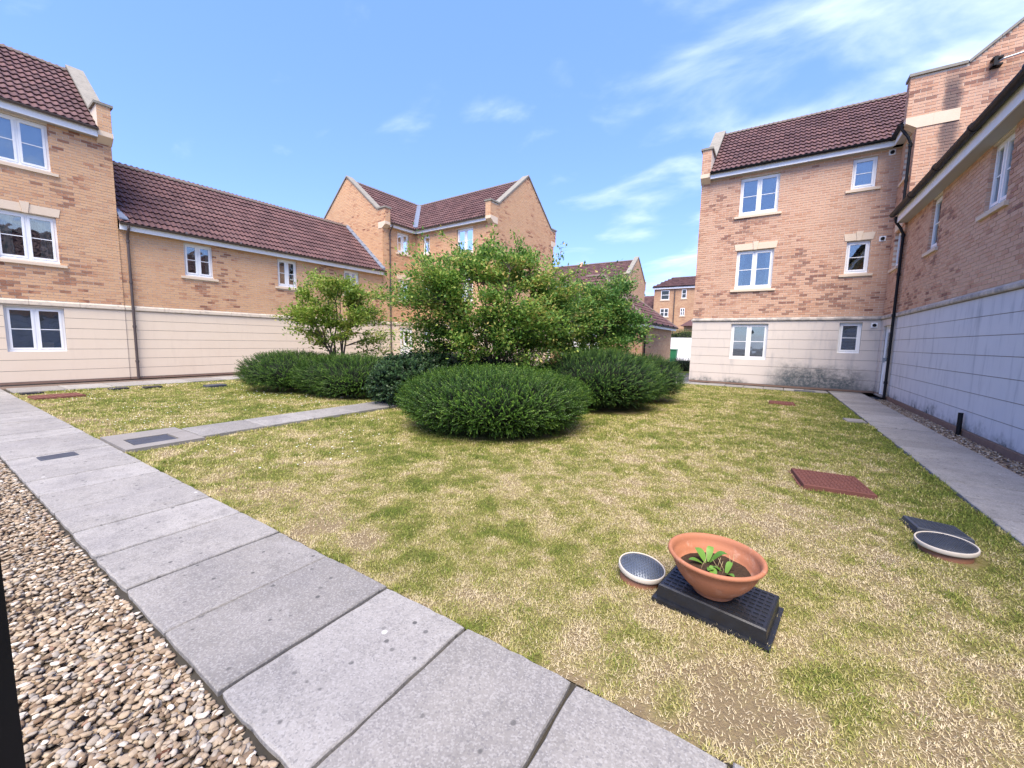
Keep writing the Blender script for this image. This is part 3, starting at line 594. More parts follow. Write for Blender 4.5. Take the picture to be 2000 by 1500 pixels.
# ------------------------------------------------------------------ value noise for layout
_G = RNG.random((256, 256))
def vnoise(x, y):
    xi = np.floor(x).astype(int); yi = np.floor(y).astype(int); fx = x-xi; fy = y-yi; fx = fx*fx*(3-2*fx); fy = fy*fy*(3-2*fy)
    g = lambda a, b: _G[a % 256, b % 256]
    return (g(xi, yi)*(1-fx)+g(xi+1, yi)*fx)*(1-fy) + (g(xi, yi+1)*(1-fx)+g(xi+1, yi+1)*fx)*fy
def fbm(x, y, o=4):
    s = 0; a = .5; t = 0
    for k in range(o): s = s + a*vnoise(x*2**k+17*k, y*2**k+31*k); t += a; a *= .55
    return s/t

# ------------------------------------------------------------------ ground, lawn, paths, gravel
P0 = Vector((-16.57, 4.14, 0)); DL = R(2.124); LD = Vector((math.sin(DL), math.cos(DL), 0)); LN = Vector((math.cos(DL), -math.sin(DL), 0))
def PL(s, o, z): return P0 + LD*s + LN*o + Vector((0, 0, z))
XR = 2.80
def PR(s, o, z): return Vector((XR-o, s, z))
def sheet(name, x0, x1, y0, y1, z, mat):
    mb = MB(); mb.add([(x0, y0, z), (x1, y0, z), (x1, y1, z), (x0, y1, z)], [(0, 1, 2, 3)]); o = mb.build(name, mat); o['kind'] = 'structure'; return o
sheet('ground', -400, 400, -300, 700, -.13, 'ground_far')
LX0, LX1, LY0, LY1 = -14.45, 1.63, 1.44, 15.45
def tone_at(x, y):
    t = .45 + .55*(fbm(x*.8+3, y*.8, 4)-.5) + .85*(fbm(x*2.9, y*2.9+9, 3)-.5) + 1.25*(fbm(x*9, y*9+5, 3)-.5)
    t = t + .26*np.exp(-((x-.4)**2/3.5+(y-3.0)**2/6)) + .10*np.exp(-((y-1.6)/.3)**2) - .24*np.clip((x-1.15)/.35, 0, 1)*(y > 2.2) - .13*(1/(1+np.exp((x+5.5)*1.2))) - .12/(1+np.exp(-(y-8)*.8))
    return t
def lawn():
    nx, ny = 200, 176; xs = np.linspace(LX0, LX1, nx); ys = np.linspace(LY0, LY1, ny); Xg, Yg = np.meshgrid(xs, ys); Z = -.012 + .014*(fbm(Xg*2, Yg*2)-.5)
    V = np.stack([Xg, Yg, Z], -1).reshape(-1, 3); i = np.arange(nx-1); j = np.arange(ny-1); I, J = np.meshgrid(i, j); a = (J*nx+I).ravel(); F = np.stack([a, a+1, a+nx+1, a+nx], -1)
    me = raw_mesh('lawn', V, F, 'soil_lawn'); at = me.attributes.new('tone', 'FLOAT', 'POINT'); at.data.foreach_set('value', np.clip(tone_at(V[:, 0], V[:, 1]) + .6*np.clip((fbm(V[:, 0]*2.2+40, V[:, 1]*2.2, 3)-.50)*9, 0, 1)*np.clip((2.05-V[:, 1])/.35, 0, 1), 0, 1).astype(np.float32)); o = link('lawn', me); o['kind'] = 'structure'
lawn()
SLAB = .57
def slab_path(name, slabs, bed):
    b = sheet(name, *bed, -.016, 'joint_fill')
    for (x0, x1, y0, y1, z) in slabs:
        g = .0065; e = .007; x0 += g; x1 -= g; y0 += g; y1 -= g; rg = RNG; dz = rg.uniform(-.004, .004, 4); n = 9; ring = []
        for (ax, ay, bx, by) in ((x0, y0, x1, y0), (x1, y0, x1, y1), (x1, y1, x0, y1), (x0, y1, x0, y0)):
            for k in range(n):
                t = k/n; jx, jy = rg.normal(0, .0022, 2); cut = .012*rg.random() if k == 0 else 0; px, py = ax+(bx-ax)*t, ay+(by-ay)*t; cx_, cy_ = (x0+x1)/2, (y0+y1)/2; ring.append((px+jx+(cx_-px)*cut*1.5, py+jy+(cy_-py)*cut*1.5))
        zz = lambda px, py: z + dz[0]*(1-(px-x0)/(x1-x0)) + dz[1]*(px-x0)/(x1-x0) + dz[2]*(py-y0)/(y1-y0); cx_, cy_ = (x0+x1)/2, (y0+y1)/2; m = len(ring); ins = lambda q: (q[0]+(cx_-q[0])*e*2.4, q[1]+(cy_-q[1])*e*2.4)
        V = [(q[0], q[1], z-.05) for q in ring] + [(q[0], q[1], zz(*q)-e) for q in ring] + [(*ins(q), zz(*q)) for q in ring]; mb = MB()
        mb.add(V, [(k, (k+1) % m, m+(k+1) % m, m+k) for k in range(m)] + [(m+k, m+(k+1) % m, 2*m+(k+1) % m, 2*m+k) for k in range(m)] + [tuple(range(2*m, 3*m))]); mb.build('paving_slab', 'concrete_slab', b)
    return b
FY0, FY1 = .595, 1.432
slab_path('front_path', [(-.58+SLAB*k, -.58+SLAB*(k+1), FY0, FY1, .012) for k in range(-27, 5)], (-16.0, 2.5, FY0-.02, FY1+.01))
slab_path('side_path', [(1.64, 2.47, 1.46+SLAB*k, 1.46+SLAB*(k+1), .012) for k in range(26)] , (1.635, 2.475, 1.44, 16.5))
slab_path('rear_path', [(1.60-SLAB*(k+1)+.0, 1.60-SLAB*k, 15.47, 16.22, .010) for k in range(13)], (-6.5, 1.63, 15.46, 16.3))
slab_path('house_path', [(-15.65, -14.48, 1.50+SLAB*1.5*k, 1.50+SLAB*1.5*(k+1), .010) for k in range(12)], (-15.7, -14.46, 1.44, 12.2))
slab_path('lawn_path', [(-7.14, -6.40, 2.23+.82*k, 2.23+.82*(k+1), .040) for k in range(5)], (-7.12, -6.42, 2.2, 6.3))
mb = MB(); mb.box(-7.36, -6.94, 1.438, 2.225, -.05, .034); mb.box(-6.938, -6.5, 1.438, 1.56, -.05, .034); mb.box(-6.938, -6.5, 2.02, 2.225, -.05, .033); mb.box(-6.499, -6.30, 1.438, 2.225, -.05, .0345); mb.build('cover_surround', 'old_concrete')['kind'] = 'structure'
sheet('gravel_bed', -16.0, 2.4, -1.6, FY0-.005, -.045, 'gravel_bed'); sheet('wall_margin', 2.48, 2.86, 1.4, 15.1, -.06, 'litter_strip'); sheet('house_margin', -16.7, -15.655, 1.44, 12.5, -.03, 'litter_strip')
mb = MB(); mb.box(2.83, 2.87, 1.6, 15.05, -.06, .052); mb.build('kerb_board', 'plinth_brick')['kind'] = 'structure'

def rotm(n):
    a = RNG.normal(size=(n, 4)); a /= np.linalg.norm(a, axis=1)[:, None]; w, x, y, z = a.T
    return np.stack([np.stack([1-2*(y*y+z*z), 2*(x*y-z*w), 2*(x*z+y*w)], -1), np.stack([2*(x*y+z*w), 1-2*(x*x+z*z), 2*(y*z-x*w)], -1), np.stack([2*(x*z-y*w), 2*(y*z+x*w), 1-2*(x*x+y*y)], -1)], 1)
def ico(sub):
    import bmesh
    bm = bmesh.new(); bmesh.ops.create_icosphere(bm, subdivisions=sub, radius=1); V = np.array([v.co[:] for v in bm.verts]); F = np.array([[v.index for v in f.verts] for f in bm.faces]); bm.free(); return V, F
def pebbles(name, pts, size, sub, tilt=.35, squash=(.62, 1.0)):
    V0, F0 = ico(sub); n = len(pts); sc = np.stack([size*RNG.uniform(.85, 1.45, n), size*RNG.uniform(.65, 1.0, n), size*RNG.uniform(.32, .6, n)], -1)
    v = V0[None]*(1+.16*RNG.normal(size=(n, len(V0), 1)).clip(-1.4, 1.4))*sc[:, None, :]
    a = RNG.uniform(0, 2*np.pi, n); tx = RNG.normal(0, tilt, n); c, s = np.cos(tx), np.sin(tx); y = v[..., 1]*c[:, None]-v[..., 2]*s[:, None]; z = v[..., 1]*s[:, None]+v[..., 2]*c[:, None]; x = v[..., 0]
    c, s = np.cos(a), np.sin(a); V = np.stack([x*c[:, None]-y*s[:, None], x*s[:, None]+y*c[:, None], z], -1) + pts[:, None, :]
    F = (F0[None]+(np.arange(n)*len(V0))[:, None, None]).reshape(-1, 3)
    return V.reshape(-1, 3), F
def gravel():
    parts = []; o = 0; FF = []
    for (x0, x1, n, sub, sz) in ((-2.9, -1.1, 7500, 2, .0132), (-1.1, 0.8, 2500, 1, .015), (-7.0, -2.9, 13500, 1, .0138), (-12.5, -7.0, 5000, 1, .019)):
        y = FY0 - .012 - (RNG.random(n)**1.15)*1.15; x = RNG.uniform(x0, x1, n); z = -.040 + .030*RNG.random(n) + .02*(fbm(x*3, y*3)-.3)
        V, F = pebbles('g', np.stack([x, y, z], -1), sz*RNG.uniform(.7, 1.25, n), sub); parts.append(V); FF.append(F+o); o += len(V)
    me = raw_mesh('gravel', np.concatenate(parts), np.concatenate(FF), 'pebble', True); link('gravel', me, kind='stuff')['label'] = 'loose brown and cream pebbles beside the front path'
    n = 4200; x = RNG.uniform(2.49, 2.82, n); y = 3+12*RNG.random(n)**1.2; V, F = pebbles('g', np.stack([x, y, -.055+.02*RNG.random(n)], -1), .015*RNG.uniform(.6, 1.3, n), 1); link('margin_gravel', raw_mesh('margin_gravel', V, F, 'pebble', True), kind='stuff')
gravel()

# ------------------------------------------------------------------ buildings
Wd = dict
def houses():
    global B_tall
    tile_red = 'brown_plastic'
    # tall block on the left
    base = thing('apartment_block', PL(-3, 0, 0), 'three-storey buff brick block with grey-coped gable, joined to the long brown-tiled range', 'building')
    s0, s1 = -7.6, -.12; hw, fb, ft, st = 2.8, 6.90, 7.12, (2.10, 2.25); f = Fr(PL(s0, 0, 0), LD, LN); T = lambda a: a - s0
    ws = [(T(-2.43), T(-1.37), .87, 2.06, Wd(cols=2, sill=None, dress='box')), (T(-2.43), T(-1.35), 3.28, 4.48, Wd(cols=2, lintel=True, dress='curtain')), (T(-2.43), T(-1.35), 5.69, 6.86, Wd(cols=2, dress='net')),
          (T(-5.6), T(-4.5), 3.28, 4.48, Wd(cols=2, lintel=True)), (T(-5.6), T(-4.5), .87, 2.06, Wd(cols=2, sill=None)), (T(-5.6), T(-4.5), 5.69, 6.86, Wd(cols=2))]
    op = [w[:4] for w in ws]; Ln = s1-s0; mb = MB(); backing(mb, f, 0, Ln-.01, 2.17, fb+.02, op); backing(mb, f, 0, Ln-.01, 0, 2.17, op, m=1); f3 = Fr(PL(s0, -2*hw, 0), LD, -LN); wall = mb.build('wall', ['mortar', 'groove'], base); k = MB(); f3.box(k, 0, Ln-.31, 0, fb, -.2, 0); k.build('rear_wall', 'mortar', base); bk = Bricks()
    bk.fill(f, 0, Ln-.004, st[1]+.012, fb+.015, [(q[0], q[1], q[2]-.11, q[3]) for q in op]); render_panels(f, wall, 0, Ln-.004, .07, st[0]-.004, op, 'render_cream'); m2 = MB(); f.box(m2, 0, Ln-.004, 0, .055, -.05, .008); m2.build('plinth', 'plinth_brick', wall)
    band(f, wall, 0, Ln-.004, *st)
    g = Fr(PL(s1, 0, 0), -LN, LD); gable(g, base, bk, hw, fb, ft, .66, 4.6); bk.build(wall, 300)
    for w in ws: window(f, base, *w[:4], **w[4])
    eave(f, base, 0, Ln-.302, fb, ft, gutter=tile_red); rf = Roof(base); H = (hw+.2)/CO; rf.slope(PL(s1-.3, .2, ft), -LD, -LN*CO+Vector((0, 0, SI)), Ln-.3, H); zr = ft+H*SI
    rf.under.add([PL(s0, -hw, zr), PL(s1-.3, -hw, zr), PL(s1-.3, -2*hw-.2, ft), PL(s0, -2*hw-.2, ft)], [(0, 1, 2, 3)]); r = rf.build(300); ridge(r, PL(s1-.34, -hw, zr+.04), PL(s0, -hw, zr+.04))
    # long two-storey range
    s0 = -.12; T = lambda a: a - s0
    base, f = wing('range_building', 'long two-storey buff brick range with cream banded ground floor and brown tiles', PL, s0, 9.32, -.02, 2.8, 4.46, 4.66, (2.10, 2.25), 'render_cream',
        [(T(1.44), T(2.25), 3.38, 4.42, Wd(cols=2, dress='drapes')), (T(4.39), T(5.15), 3.39, 4.42, Wd(cols=2)), (T(7.23), T(8.01), 3.39, 4.42, Wd(cols=2, dress='net'))], lead_at=(9.32, -1), gutter=tile_red)
    k = .115; drainpipe(base, [PL(.06, .27, 4.60), PL(.06, .27, 4.52), PL(.06, .10, 4.34), PL(.06, .055, 4.2), PL(.06, .055, .02)], tile_red, .036, [PL(.06, .055, z) for z in (4.16, 2.95, 1.62, .55)])
    for i in range(4):      # lead soakers beside the taller wall
        km = MB(); a = PL(-.11, .20-.09*i, 4.755+.074*i); sl = -LN*.16*CO+Vector((0, 0, .16*SI)); km.hexa([a, a+LD*(.20-.03*i), a+LD*(.18-.03*i)+sl, a+sl, a+Vector((0, 0, .05)), a+LD*(.20-.03*i)+Vector((0, 0, .025)), a+LD*(.18-.03*i)+sl+Vector((0, 0, .03)), a+sl+Vector((0, 0, .06))]); km.build('lead_soaker', 'lead', base)
    # corner block at the back left
    fw = dict(cols=2); base, f1, f2, gA, gB = corner_block('apartment_block', 'L-shaped three-storey brick block with two parapet gables behind the small trees', PL, 9.32, 11.43, 5.15, 2.8, 6.83, 7.02, (2.10, 2.25), .62, .62, 'render_cream',
        [(.90, 1.66, 5.77, 6.74, Wd(cols=2)), (.90, 1.66, 3.40, 4.42, Wd(cols=2, lintel=True))], [(.53, 1.03, 5.82, 6.72, Wd(cols=1, dress='net')), (2.90, 3.95, 5.61, 6.72, Wd(cols=2, dress='curtain')), (.53, 1.03, 3.45, 4.35, Wd(cols=1, lintel=True)), (2.90, 3.95, 3.25, 4.40, Wd(cols=2, lintel=True)), (.53, 1.03, 1.05, 2.0, Wd(cols=1, sill=None)), (2.90, 3.95, .88, 2.0, Wd(cols=2, sill=None))],
        (1.0, 1.85, 2.0), 4.4, tile_red, 1, tiles=300, bricks=0, gutter=tile_red)
    drainpipe(base, [PL(9.72, .27, 6.95), PL(9.72, .27, 6.86), PL(9.72, .10, 6.66), PL(9.72, .055, 6.5), PL(9.72, .055, .02)], tile_red, .036, [PL(9.72, .055, z) for z in (6.45, 4.7, 2.9, 1.2)])
    # right-hand corner block
    bl = dict(cols=1)
    base, f1, f2, gA, gB = corner_block('apartment_block', 'L-shaped three-storey brick block, tinted pinkish for its cooler light, with stained render base beside the open passage', PR, 15.1, 16.55, 5.35, 2.8, 7.27, 7.47, (2.265, 2.375), 1.0, .80, 'render_stained',
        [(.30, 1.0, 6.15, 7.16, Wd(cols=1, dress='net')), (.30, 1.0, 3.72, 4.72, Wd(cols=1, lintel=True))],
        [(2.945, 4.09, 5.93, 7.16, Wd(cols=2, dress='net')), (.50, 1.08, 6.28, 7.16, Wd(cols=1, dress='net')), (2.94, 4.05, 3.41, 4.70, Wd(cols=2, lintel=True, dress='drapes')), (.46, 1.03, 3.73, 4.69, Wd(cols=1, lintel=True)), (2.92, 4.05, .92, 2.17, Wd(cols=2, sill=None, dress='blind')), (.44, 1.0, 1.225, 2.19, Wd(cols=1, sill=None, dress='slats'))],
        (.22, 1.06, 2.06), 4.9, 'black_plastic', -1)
    for o, z in ((.20, 4.69), (.16, 2.10), (.20, 7.16)):
        v = MB(); f2.box(v, o-.075, o+.075, z-.075, z+.075, -.02, .02); vt = v.build('vent', 'white_paint', base); v = MB(); c = f2.p(o, z, .02); v.tube([c, c+f2.N*.025], .05, 14); v.build('vent_pipe', 'black_plastic', vt)
    drainpipe(base, [PR(15.28, .25, 7.40), PR(15.28, .25, 7.26), PR(15.22, .12, 7.02), PR(15.22, .06, 6.85), PR(15.22, .06, 4.98), PR(15.22, .22, 4.93)], 'black_plastic', .033, [PR(15.22, .06, z) for z in (6.8, 5.9)])
    k = MB(); k.tube([PR(15.08, -1.28, 8.30), PR(15.0, -1.28, 8.30), PR(14.95, -1.36, 8.32), PR(14.95, -3.2, 8.55)], .022, 8); k.build('aerial_pole', 'grey_metal', base)
    k = MB(); k.box(3.98, 4.16, 14.93, 15.09, 8.20, 8.24); k.box(3.98, 4.16, 14.93, 15.09, 8.36, 8.40); k.box(4.0, 4.06, 14.90, 15.0, 8.2, 8.4); k.build('aerial_bracket', 'black_plastic', base)
    k = MB()      # soot stain is a coat of grime on the gable: handled by material, so only the date stone here
    gA.box(k, .30, .78, 7.17, 7.46, -.02, .018); k.build('padstone', 'clean_stone', base)
    # right-hand range
    Y1 = 15.1; Y0 = 1.2; T = lambda y: y - Y0
    base, f = wing('range_building', 'two-storey brick range with weathered, shade-greyed pale render running beside the slab path', PR, Y0, Y1, -.05, 2.8, 4.76, 5.02, (2.265, 2.375), 'render_grey',
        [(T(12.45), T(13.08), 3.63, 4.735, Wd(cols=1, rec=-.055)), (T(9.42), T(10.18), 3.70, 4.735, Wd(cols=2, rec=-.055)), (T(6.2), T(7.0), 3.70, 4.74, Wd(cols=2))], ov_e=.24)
    drainpipe(base, [PR(15.0, .21, 4.93), PR(15.0, .21, 4.80), PR(15.0, .10, 4.62), PR(15.0, .03, 4.45), PR(15.0, .03, .02)], 'black_plastic', .034, [PR(15.0, .03, z) for z in (4.42, 3.4, 2.3, .45)])
    k = MB(); k.tube([(2.79, 9.75, -.06), (2.79, 9.75, .30), (2.79, 9.75, .34)], .032, 10); k.build('vent_stub', 'black_plastic', base)
houses()

# ------------------------------------------------------------------ houses and garage beyond
def far_mat():
    b = NB('far_brick'); p = b.pos(); uvw = b.n('ShaderNodeSeparateXYZ', {0: p}); h = b.n('ShaderNodeCombineXYZ', {0: b.m_('ADD', uvw.outputs[0], uvw.outputs[1]), 1: uvw.outputs[2]})
    br = b.n('ShaderNodeTexBrick', {'Vector': h.outputs[0], 'Color1': (.50, .30, .16, 1), 'Color2': (.40, .205, .115, 1), 'Mortar': (.52, .44, .34, 1), 'Scale': 1.0, 'Mortar Size': .006, 'Brick Width': .225, 'Row Height': .075})
    c = b.mix(b.rng(b.noise(.9, 5), .4, .7, 0, .4), br.outputs[0], (.30, .16, .10)); b.bsdf(c, .9, None, .15)
far_mat()
def far_window(parent, fr, u0, u1, z0, z1, cols=2):
    mb = MB(); b = fr.box; b(mb, u0, u0+.07, z0, z1, 0, .03); b(mb, u1-.07, u1, z0, z1, 0, .03); b(mb, u0+.07, u1-.07, z1-.07, z1, 0, .029); b(mb, u0+.07, u1-.07, z0, z0+.07, 0, .029); b(mb, u0+.07, u1-.07, (z0+z1)/2-.03, (z0+z1)/2+.03, .0, .025)
    if cols == 2: b(mb, (u0+u1)/2-.05, (u0+u1)/2+.05, z0+.07, z1-.07, 0, .028)
    w = mb.build('window', 'white_plastic', parent); k = MB(); b(k, u0+.06, u1-.06, z0+.06, z1-.06, .001, .012); k.build('pane', 'window_far', w); k = MB(); b(k, u0-.1, u1+.1, z0-.14, z0-.01, 0, .05); k.build('sill', 'clean_stone', w)
b_ = NB('window_far'); b_.bsdf((.06, .075, .085), .08, None, .6)
def house_rows(parent, slopes):
    rf = Roof(parent); [rf.slope(*s[:5], **(s[5] if len(s) > 5 else {})) for s in slopes]; return rf.build(0)
def beyond():
    # garage block with hipped roof
    x0, x1, y0, y1, h = -13.5, -5.48, 20.7, 27.6, 2.32
    g = thing('garage', ((x0+x1)/2, y0, 0), 'low brick garage with hipped brown tile roof behind the hedge', 'garage'); mb = MB(); mb.box(x0, x1, y0, y1, -.1, h); mb.build('wall', 'far_brick', g)
    e = .25; hd = (y1-y0)/2+e; H = hd/CO; zr = h+.12+H*SI; X1, X0, Y0, Y1 = x1+e, x0-e, y0-e, y1+e; z = h+.12; up = Vector((0, 0, SI))
    rf = house_rows(g, [((X0, Y0, z), (1, 0, 0), Vector((0, CO, 0))+up, X1-X0, H, Wd(keep=lambda u, v: u < X1-X0-v*CO+.1 and u > v*CO-.1, poly=[(0, 0), (X1-X0, 0), (X1-X0-hd, H), (hd, H)])),
        ((X1, Y0, z), (0, 1, 0), Vector((-CO, 0, 0))+up, Y1-Y0, H, Wd(keep=lambda u, v: v*CO-.1 < u < Y1-Y0-v*CO+.1, poly=[(0, 0), (Y1-Y0, 0), (hd, H)]))])
    rf2 = MB(); rf2.add([(X0, Y1, z), (X1, Y1, z), (X1-hd, (Y0+Y1)/2, zr), (X0+hd, (Y0+Y1)/2, zr)], [(0, 1, 2, 3)]); rf2.build('rear_roof', 'underlay', g)
    ridge(rf, (X1, Y1, z+.06), (X1-hd, (Y0+Y1)/2, zr+.06)); ridge(rf, (X1, Y0, z+.06), (X1-hd, (Y0+Y1)/2, zr+.06)); ridge(rf, (X1-hd, (Y0+Y1)/2, zr+.05), (X0+hd, (Y0+Y1)/2, zr+.05))
    eave(Fr((x1, y0, 0), (0, 1, 0), (1, 0, 0)), g, -.2, y1-y0+.2, h-.08, h+.12, .24); eave(Fr((x0, y0, 0), (1, 0, 0), (0, -1, 0)), g, -.2, x1-x0+.2, h-.08, h+.12, .24)
    drainpipe(g, [(x1+.27, y0+.25, h+.1), (x1+.1, y0+.25, h-.25), (x1+.06, y0+.25, h-.4), (x1+.06, y0+.25, 0)], 'black_plastic', .045)
    for xa in (-12.9, -9.9): k = MB(); k.box(xa, xa+2.2, y0-.05, y0-.005, 0, 2.05); d = k.build('garage_door', 'white_paint', g); [(lambda q: (q.box(xa+.02, xa+2.18, y0-.065, y0-.051, .06+.2*i, .24+.2*i), q.build('door_panel', 'white_paint', d)))(MB()) for i in range(10)]
    # gabled house
    x0, x1, y0, y1, fb = -24.0, -11.5, 37.4, 43.4, 6.85; hw = (y1-y0)/2
    f1 = thing('terraced_house', (x1, y0, 0), 'distant brick house end with tall orange parapet gable above the garage roof', 'house'); mb = MB(); mb.box(x0, x1-.3, y0, y1, -.1, fb+.2); mb.build('wall', 'far_brick', f1)
    G = Fr((x1, y0, 0), (0, 1, 0), (1, 0, 0)); ft = fb+.22; tan = .75; kt = ft+.65; off = .25; zr_ = lambda u: ft+(u+.2)*tan+off; uk = (kt-ft-off)/tan-.2; ap = zr_(hw)
    poly = [(0, -.1), (0, fb-.05), (-.25, fb+.12), (-.25, kt), (uk, kt), (hw, ap), (2*hw-uk, kt), (2*hw+.25, kt), (2*hw+.25, fb+.12), (2*hw, fb-.05), (2*hw, -.1)]; mb = MB(); G.prism(mb, poly, -.3, 0); mb.build('gable_wall', 'far_brick', f1)
    for s in (0, 1):
        X = (lambda u: u) if s == 0 else (lambda u: 2*hw-u); k = MB(); G.prism(k, [(X(uk), kt+.01), (X(hw), ap+.01), (X(hw), ap+.12), (X(uk-.1), kt+.12)], -.36, .06); k.build('coping_stone', 'coping_stone', f1); k = MB(); G.prism(k, [(X(-.3), kt+.005), (X(uk-.05), kt+.005), (X(uk-.05), kt+.10), (X(-.3), kt+.10)], -.36, .055); k.build('coping_stone', 'clean_stone', f1)
    c2 = 1/math.sqrt(1+tan*tan); s2 = tan*c2; H = (hw+.2)/c2; rf = house_rows(f1, [((x0, y0-.2, ft), (1, 0, 0), (0, c2, s2), x1-.3-x0, H)]); zr = ft+H*s2; ridge(rf, (x0, y0+hw, zr+.05), (x1-.35, y0+hw, zr+.05)); k = MB(); k.add([(x0, y0+hw, zr), (x1-.3, y0+hw, zr), (x1-.3, y1+.2, ft), (x0, y1+.2, ft)], [(0, 1, 2, 3)]); k.build('rear_roof', 'underlay', f1)
    eave(Fr((x0, y0, 0), (1, 0, 0), (0, -1, 0)), f1, 0, x1-.35-x0, fb, ft); k = MB(); k.prism([(-17.6, y0+1.6, zr-1.4), (-17.6, y0+3.1, zr+.32), (-17.6, y0+3.1, zr-1.4)], [(-17.3, y0+1.6, zr-1.4), (-17.3, y0+3.1, zr+.32), (-17.3, y0+3.1, zr-1.4)]); k.build('party_wall', 'far_brick', f1)
    # far hipped block
    x0, x1, y0, y1, fb = -13.0, -1.0, 53.6, 60.5, 8.25
    f2 = thing('terraced_house', ((x0+x1)/2, y0, 0), 'distant flat-fronted brick house with hipped roof and dark drainpipe', 'house'); mb = MB(); mb.box(x0, x1, y0, y1, -.1, fb+.2); mb.build('wall', 'far_brick', f2); hd = 3.6; tan = .42; z = fb+.3; zt = z+hd*tan
    c2 = 1/math.sqrt(1+tan*tan); s2 = tan*c2; H = hd/c2; rf = house_rows(f2, [((x0-.2, y0-.2, z), (1, 0, 0), (0, c2, s2), x1-x0+.4, H, Wd(keep=lambda u, v: u > v*c2*.45-.1, poly=[(0, 0), (x1-x0+.4, 0), (x1-x0+.4-hd, H), (hd*.45, H)]))]); k = MB(); a = (x0-.2+hd*.45, y0-.2+hd, zt); k.add([(x0-.2, y0-.2, z), a, (x0-.2, y1+.2, z), (x1+.2-hd, y0-.2+hd, zt), (x1+.2, y1+.2, z)], [(0, 1, 2), (1, 3, 4, 2)]); k.build('rear_roof', 'underlay', f2)
    ridge(rf, (x0-.2+hd*.45, y0-.2+hd, zt+.06), (x1-hd, y0-.2+hd, zt+.06)); F = Fr((x0, y0, 0), (1, 0, 0), (0, -1, 0)); eave(F, f2, -.2, x1-x0+.2, fb, fb+.28)
    for (ua, ub, za, zb, c) in ((.85, 1.85, 6.95, 8.1, 1), (3.3, 3.85, 7.05, 8.1, 1), (.85, 1.85, 4.85, 5.85, 2), (3.25, 3.75, 4.95, 5.85, 2), (.85, 1.85, 2.5, 3.5, 2), (5.5, 6.5, 6.95, 8.1, 2), (5.5, 6.5, 4.85, 5.85, 2)): far_window(f2, F, ua, ub, za, zb, c)
    drainpipe(f2, [(x0+2.5, y0-.1, fb), (x0+2.5, y0-.1, 0)], 'brown_plastic', .06)
    # lower link roof between the two
    lk = thing('link_building', (-14.2, 54, 0), 'low brown-roofed link between the two distant brick houses', 'building'); mb = MB(); mb.box(-17, -13.05, 54.6, 60, -.1, 5.3); mb.build('wall', 'far_brick', lk); house_rows(lk, [((-17, 54.3, 5.45), (1, 0, 0), (0, .8, .6), 3.9, 3.9)]); eave(Fr((-17, 54.6, 0), (1, 0, 0), (0, -1, 0)), lk, 0, 3.9, 5.2, 5.45)
    # small porch roof, white gates, bin
    pr = thing('porch', (-5.3, 39, 0), 'small brick outbuilding with pointed brown roof behind the white gate', 'outbuilding'); mb = MB(); mb.box(-6.7, -4.2, 39, 41.5, -.1, 3.05); mb.build('wall', 'far_brick', pr); k = MB(); k.add([(-7.0, 38.7, 3.05), (-3.9, 38.7, 3.05), (-3.9, 41.8, 3.05), (-7.0, 41.8, 3.05), (-5.45, 40.2, 4.25)], [(0, 1, 4), (1, 2, 4), (2, 3, 4), (3, 0, 4), (3, 2, 1, 0)]); k.build('roof', 'roof_tile', pr)
    gt = thing('gate', (-6.2, 36.2, 0), 'tall white boarded double gate at the end of the passage', 'gate')
    for i in range(9): k = MB(); x = -7.75+i*.33; k.box(x, x+.322, 36.2, 36.24, .06, 1.95); k.build('board', 'white_paint', gt)
    k = MB(); k.box(-7.8, -4.75, 36.245, 36.3, .3, .42); k.box(-7.8, -4.75, 36.245, 36.3, 1.6, 1.72); k.box(-7.9, -7.76, 36.16, 36.3, -.1, 2.1); k.box(-4.77, -4.63, 36.16, 36.3, -.1, 2.1); k.build('frame', 'white_paint', gt)
    bn = thing('wheelie_bin', (-6.5, 33.9, 0), 'dark green wheeled bin standing before the white gate', 'bin'); k = MB(); k.prism([(-6.72, 33.7, -.06), (-6.28, 33.7, -.06), (-6.28, 34.15, -.06), (-6.72, 34.15, -.06)], [(-6.78, 33.62, .95), (-6.22, 33.62, .95), (-6.22, 34.25, .95), (-6.78, 34.25, .95)]); k.build('body', 'green_bin', bn); k = MB(); k.box(-6.8, -6.2, 33.58, 34.3, .952, 1.01); k.build('lid', 'green_bin', bn)
    for x in (-6.74, -6.30): k = MB(); k.tube([(x, 34.2, -.03), (x+.05, 34.2, -.03)], .1, 12); k.build('wheel', 'black_plastic', bn)
    sheet('passage_drive', -9, -2.6, 16.6, 52, -.12, 'old_concrete'); sheet('verge', -5.2, -2.7, 22.6, 30.5, -.112, 'soil_lawn')
beyond()
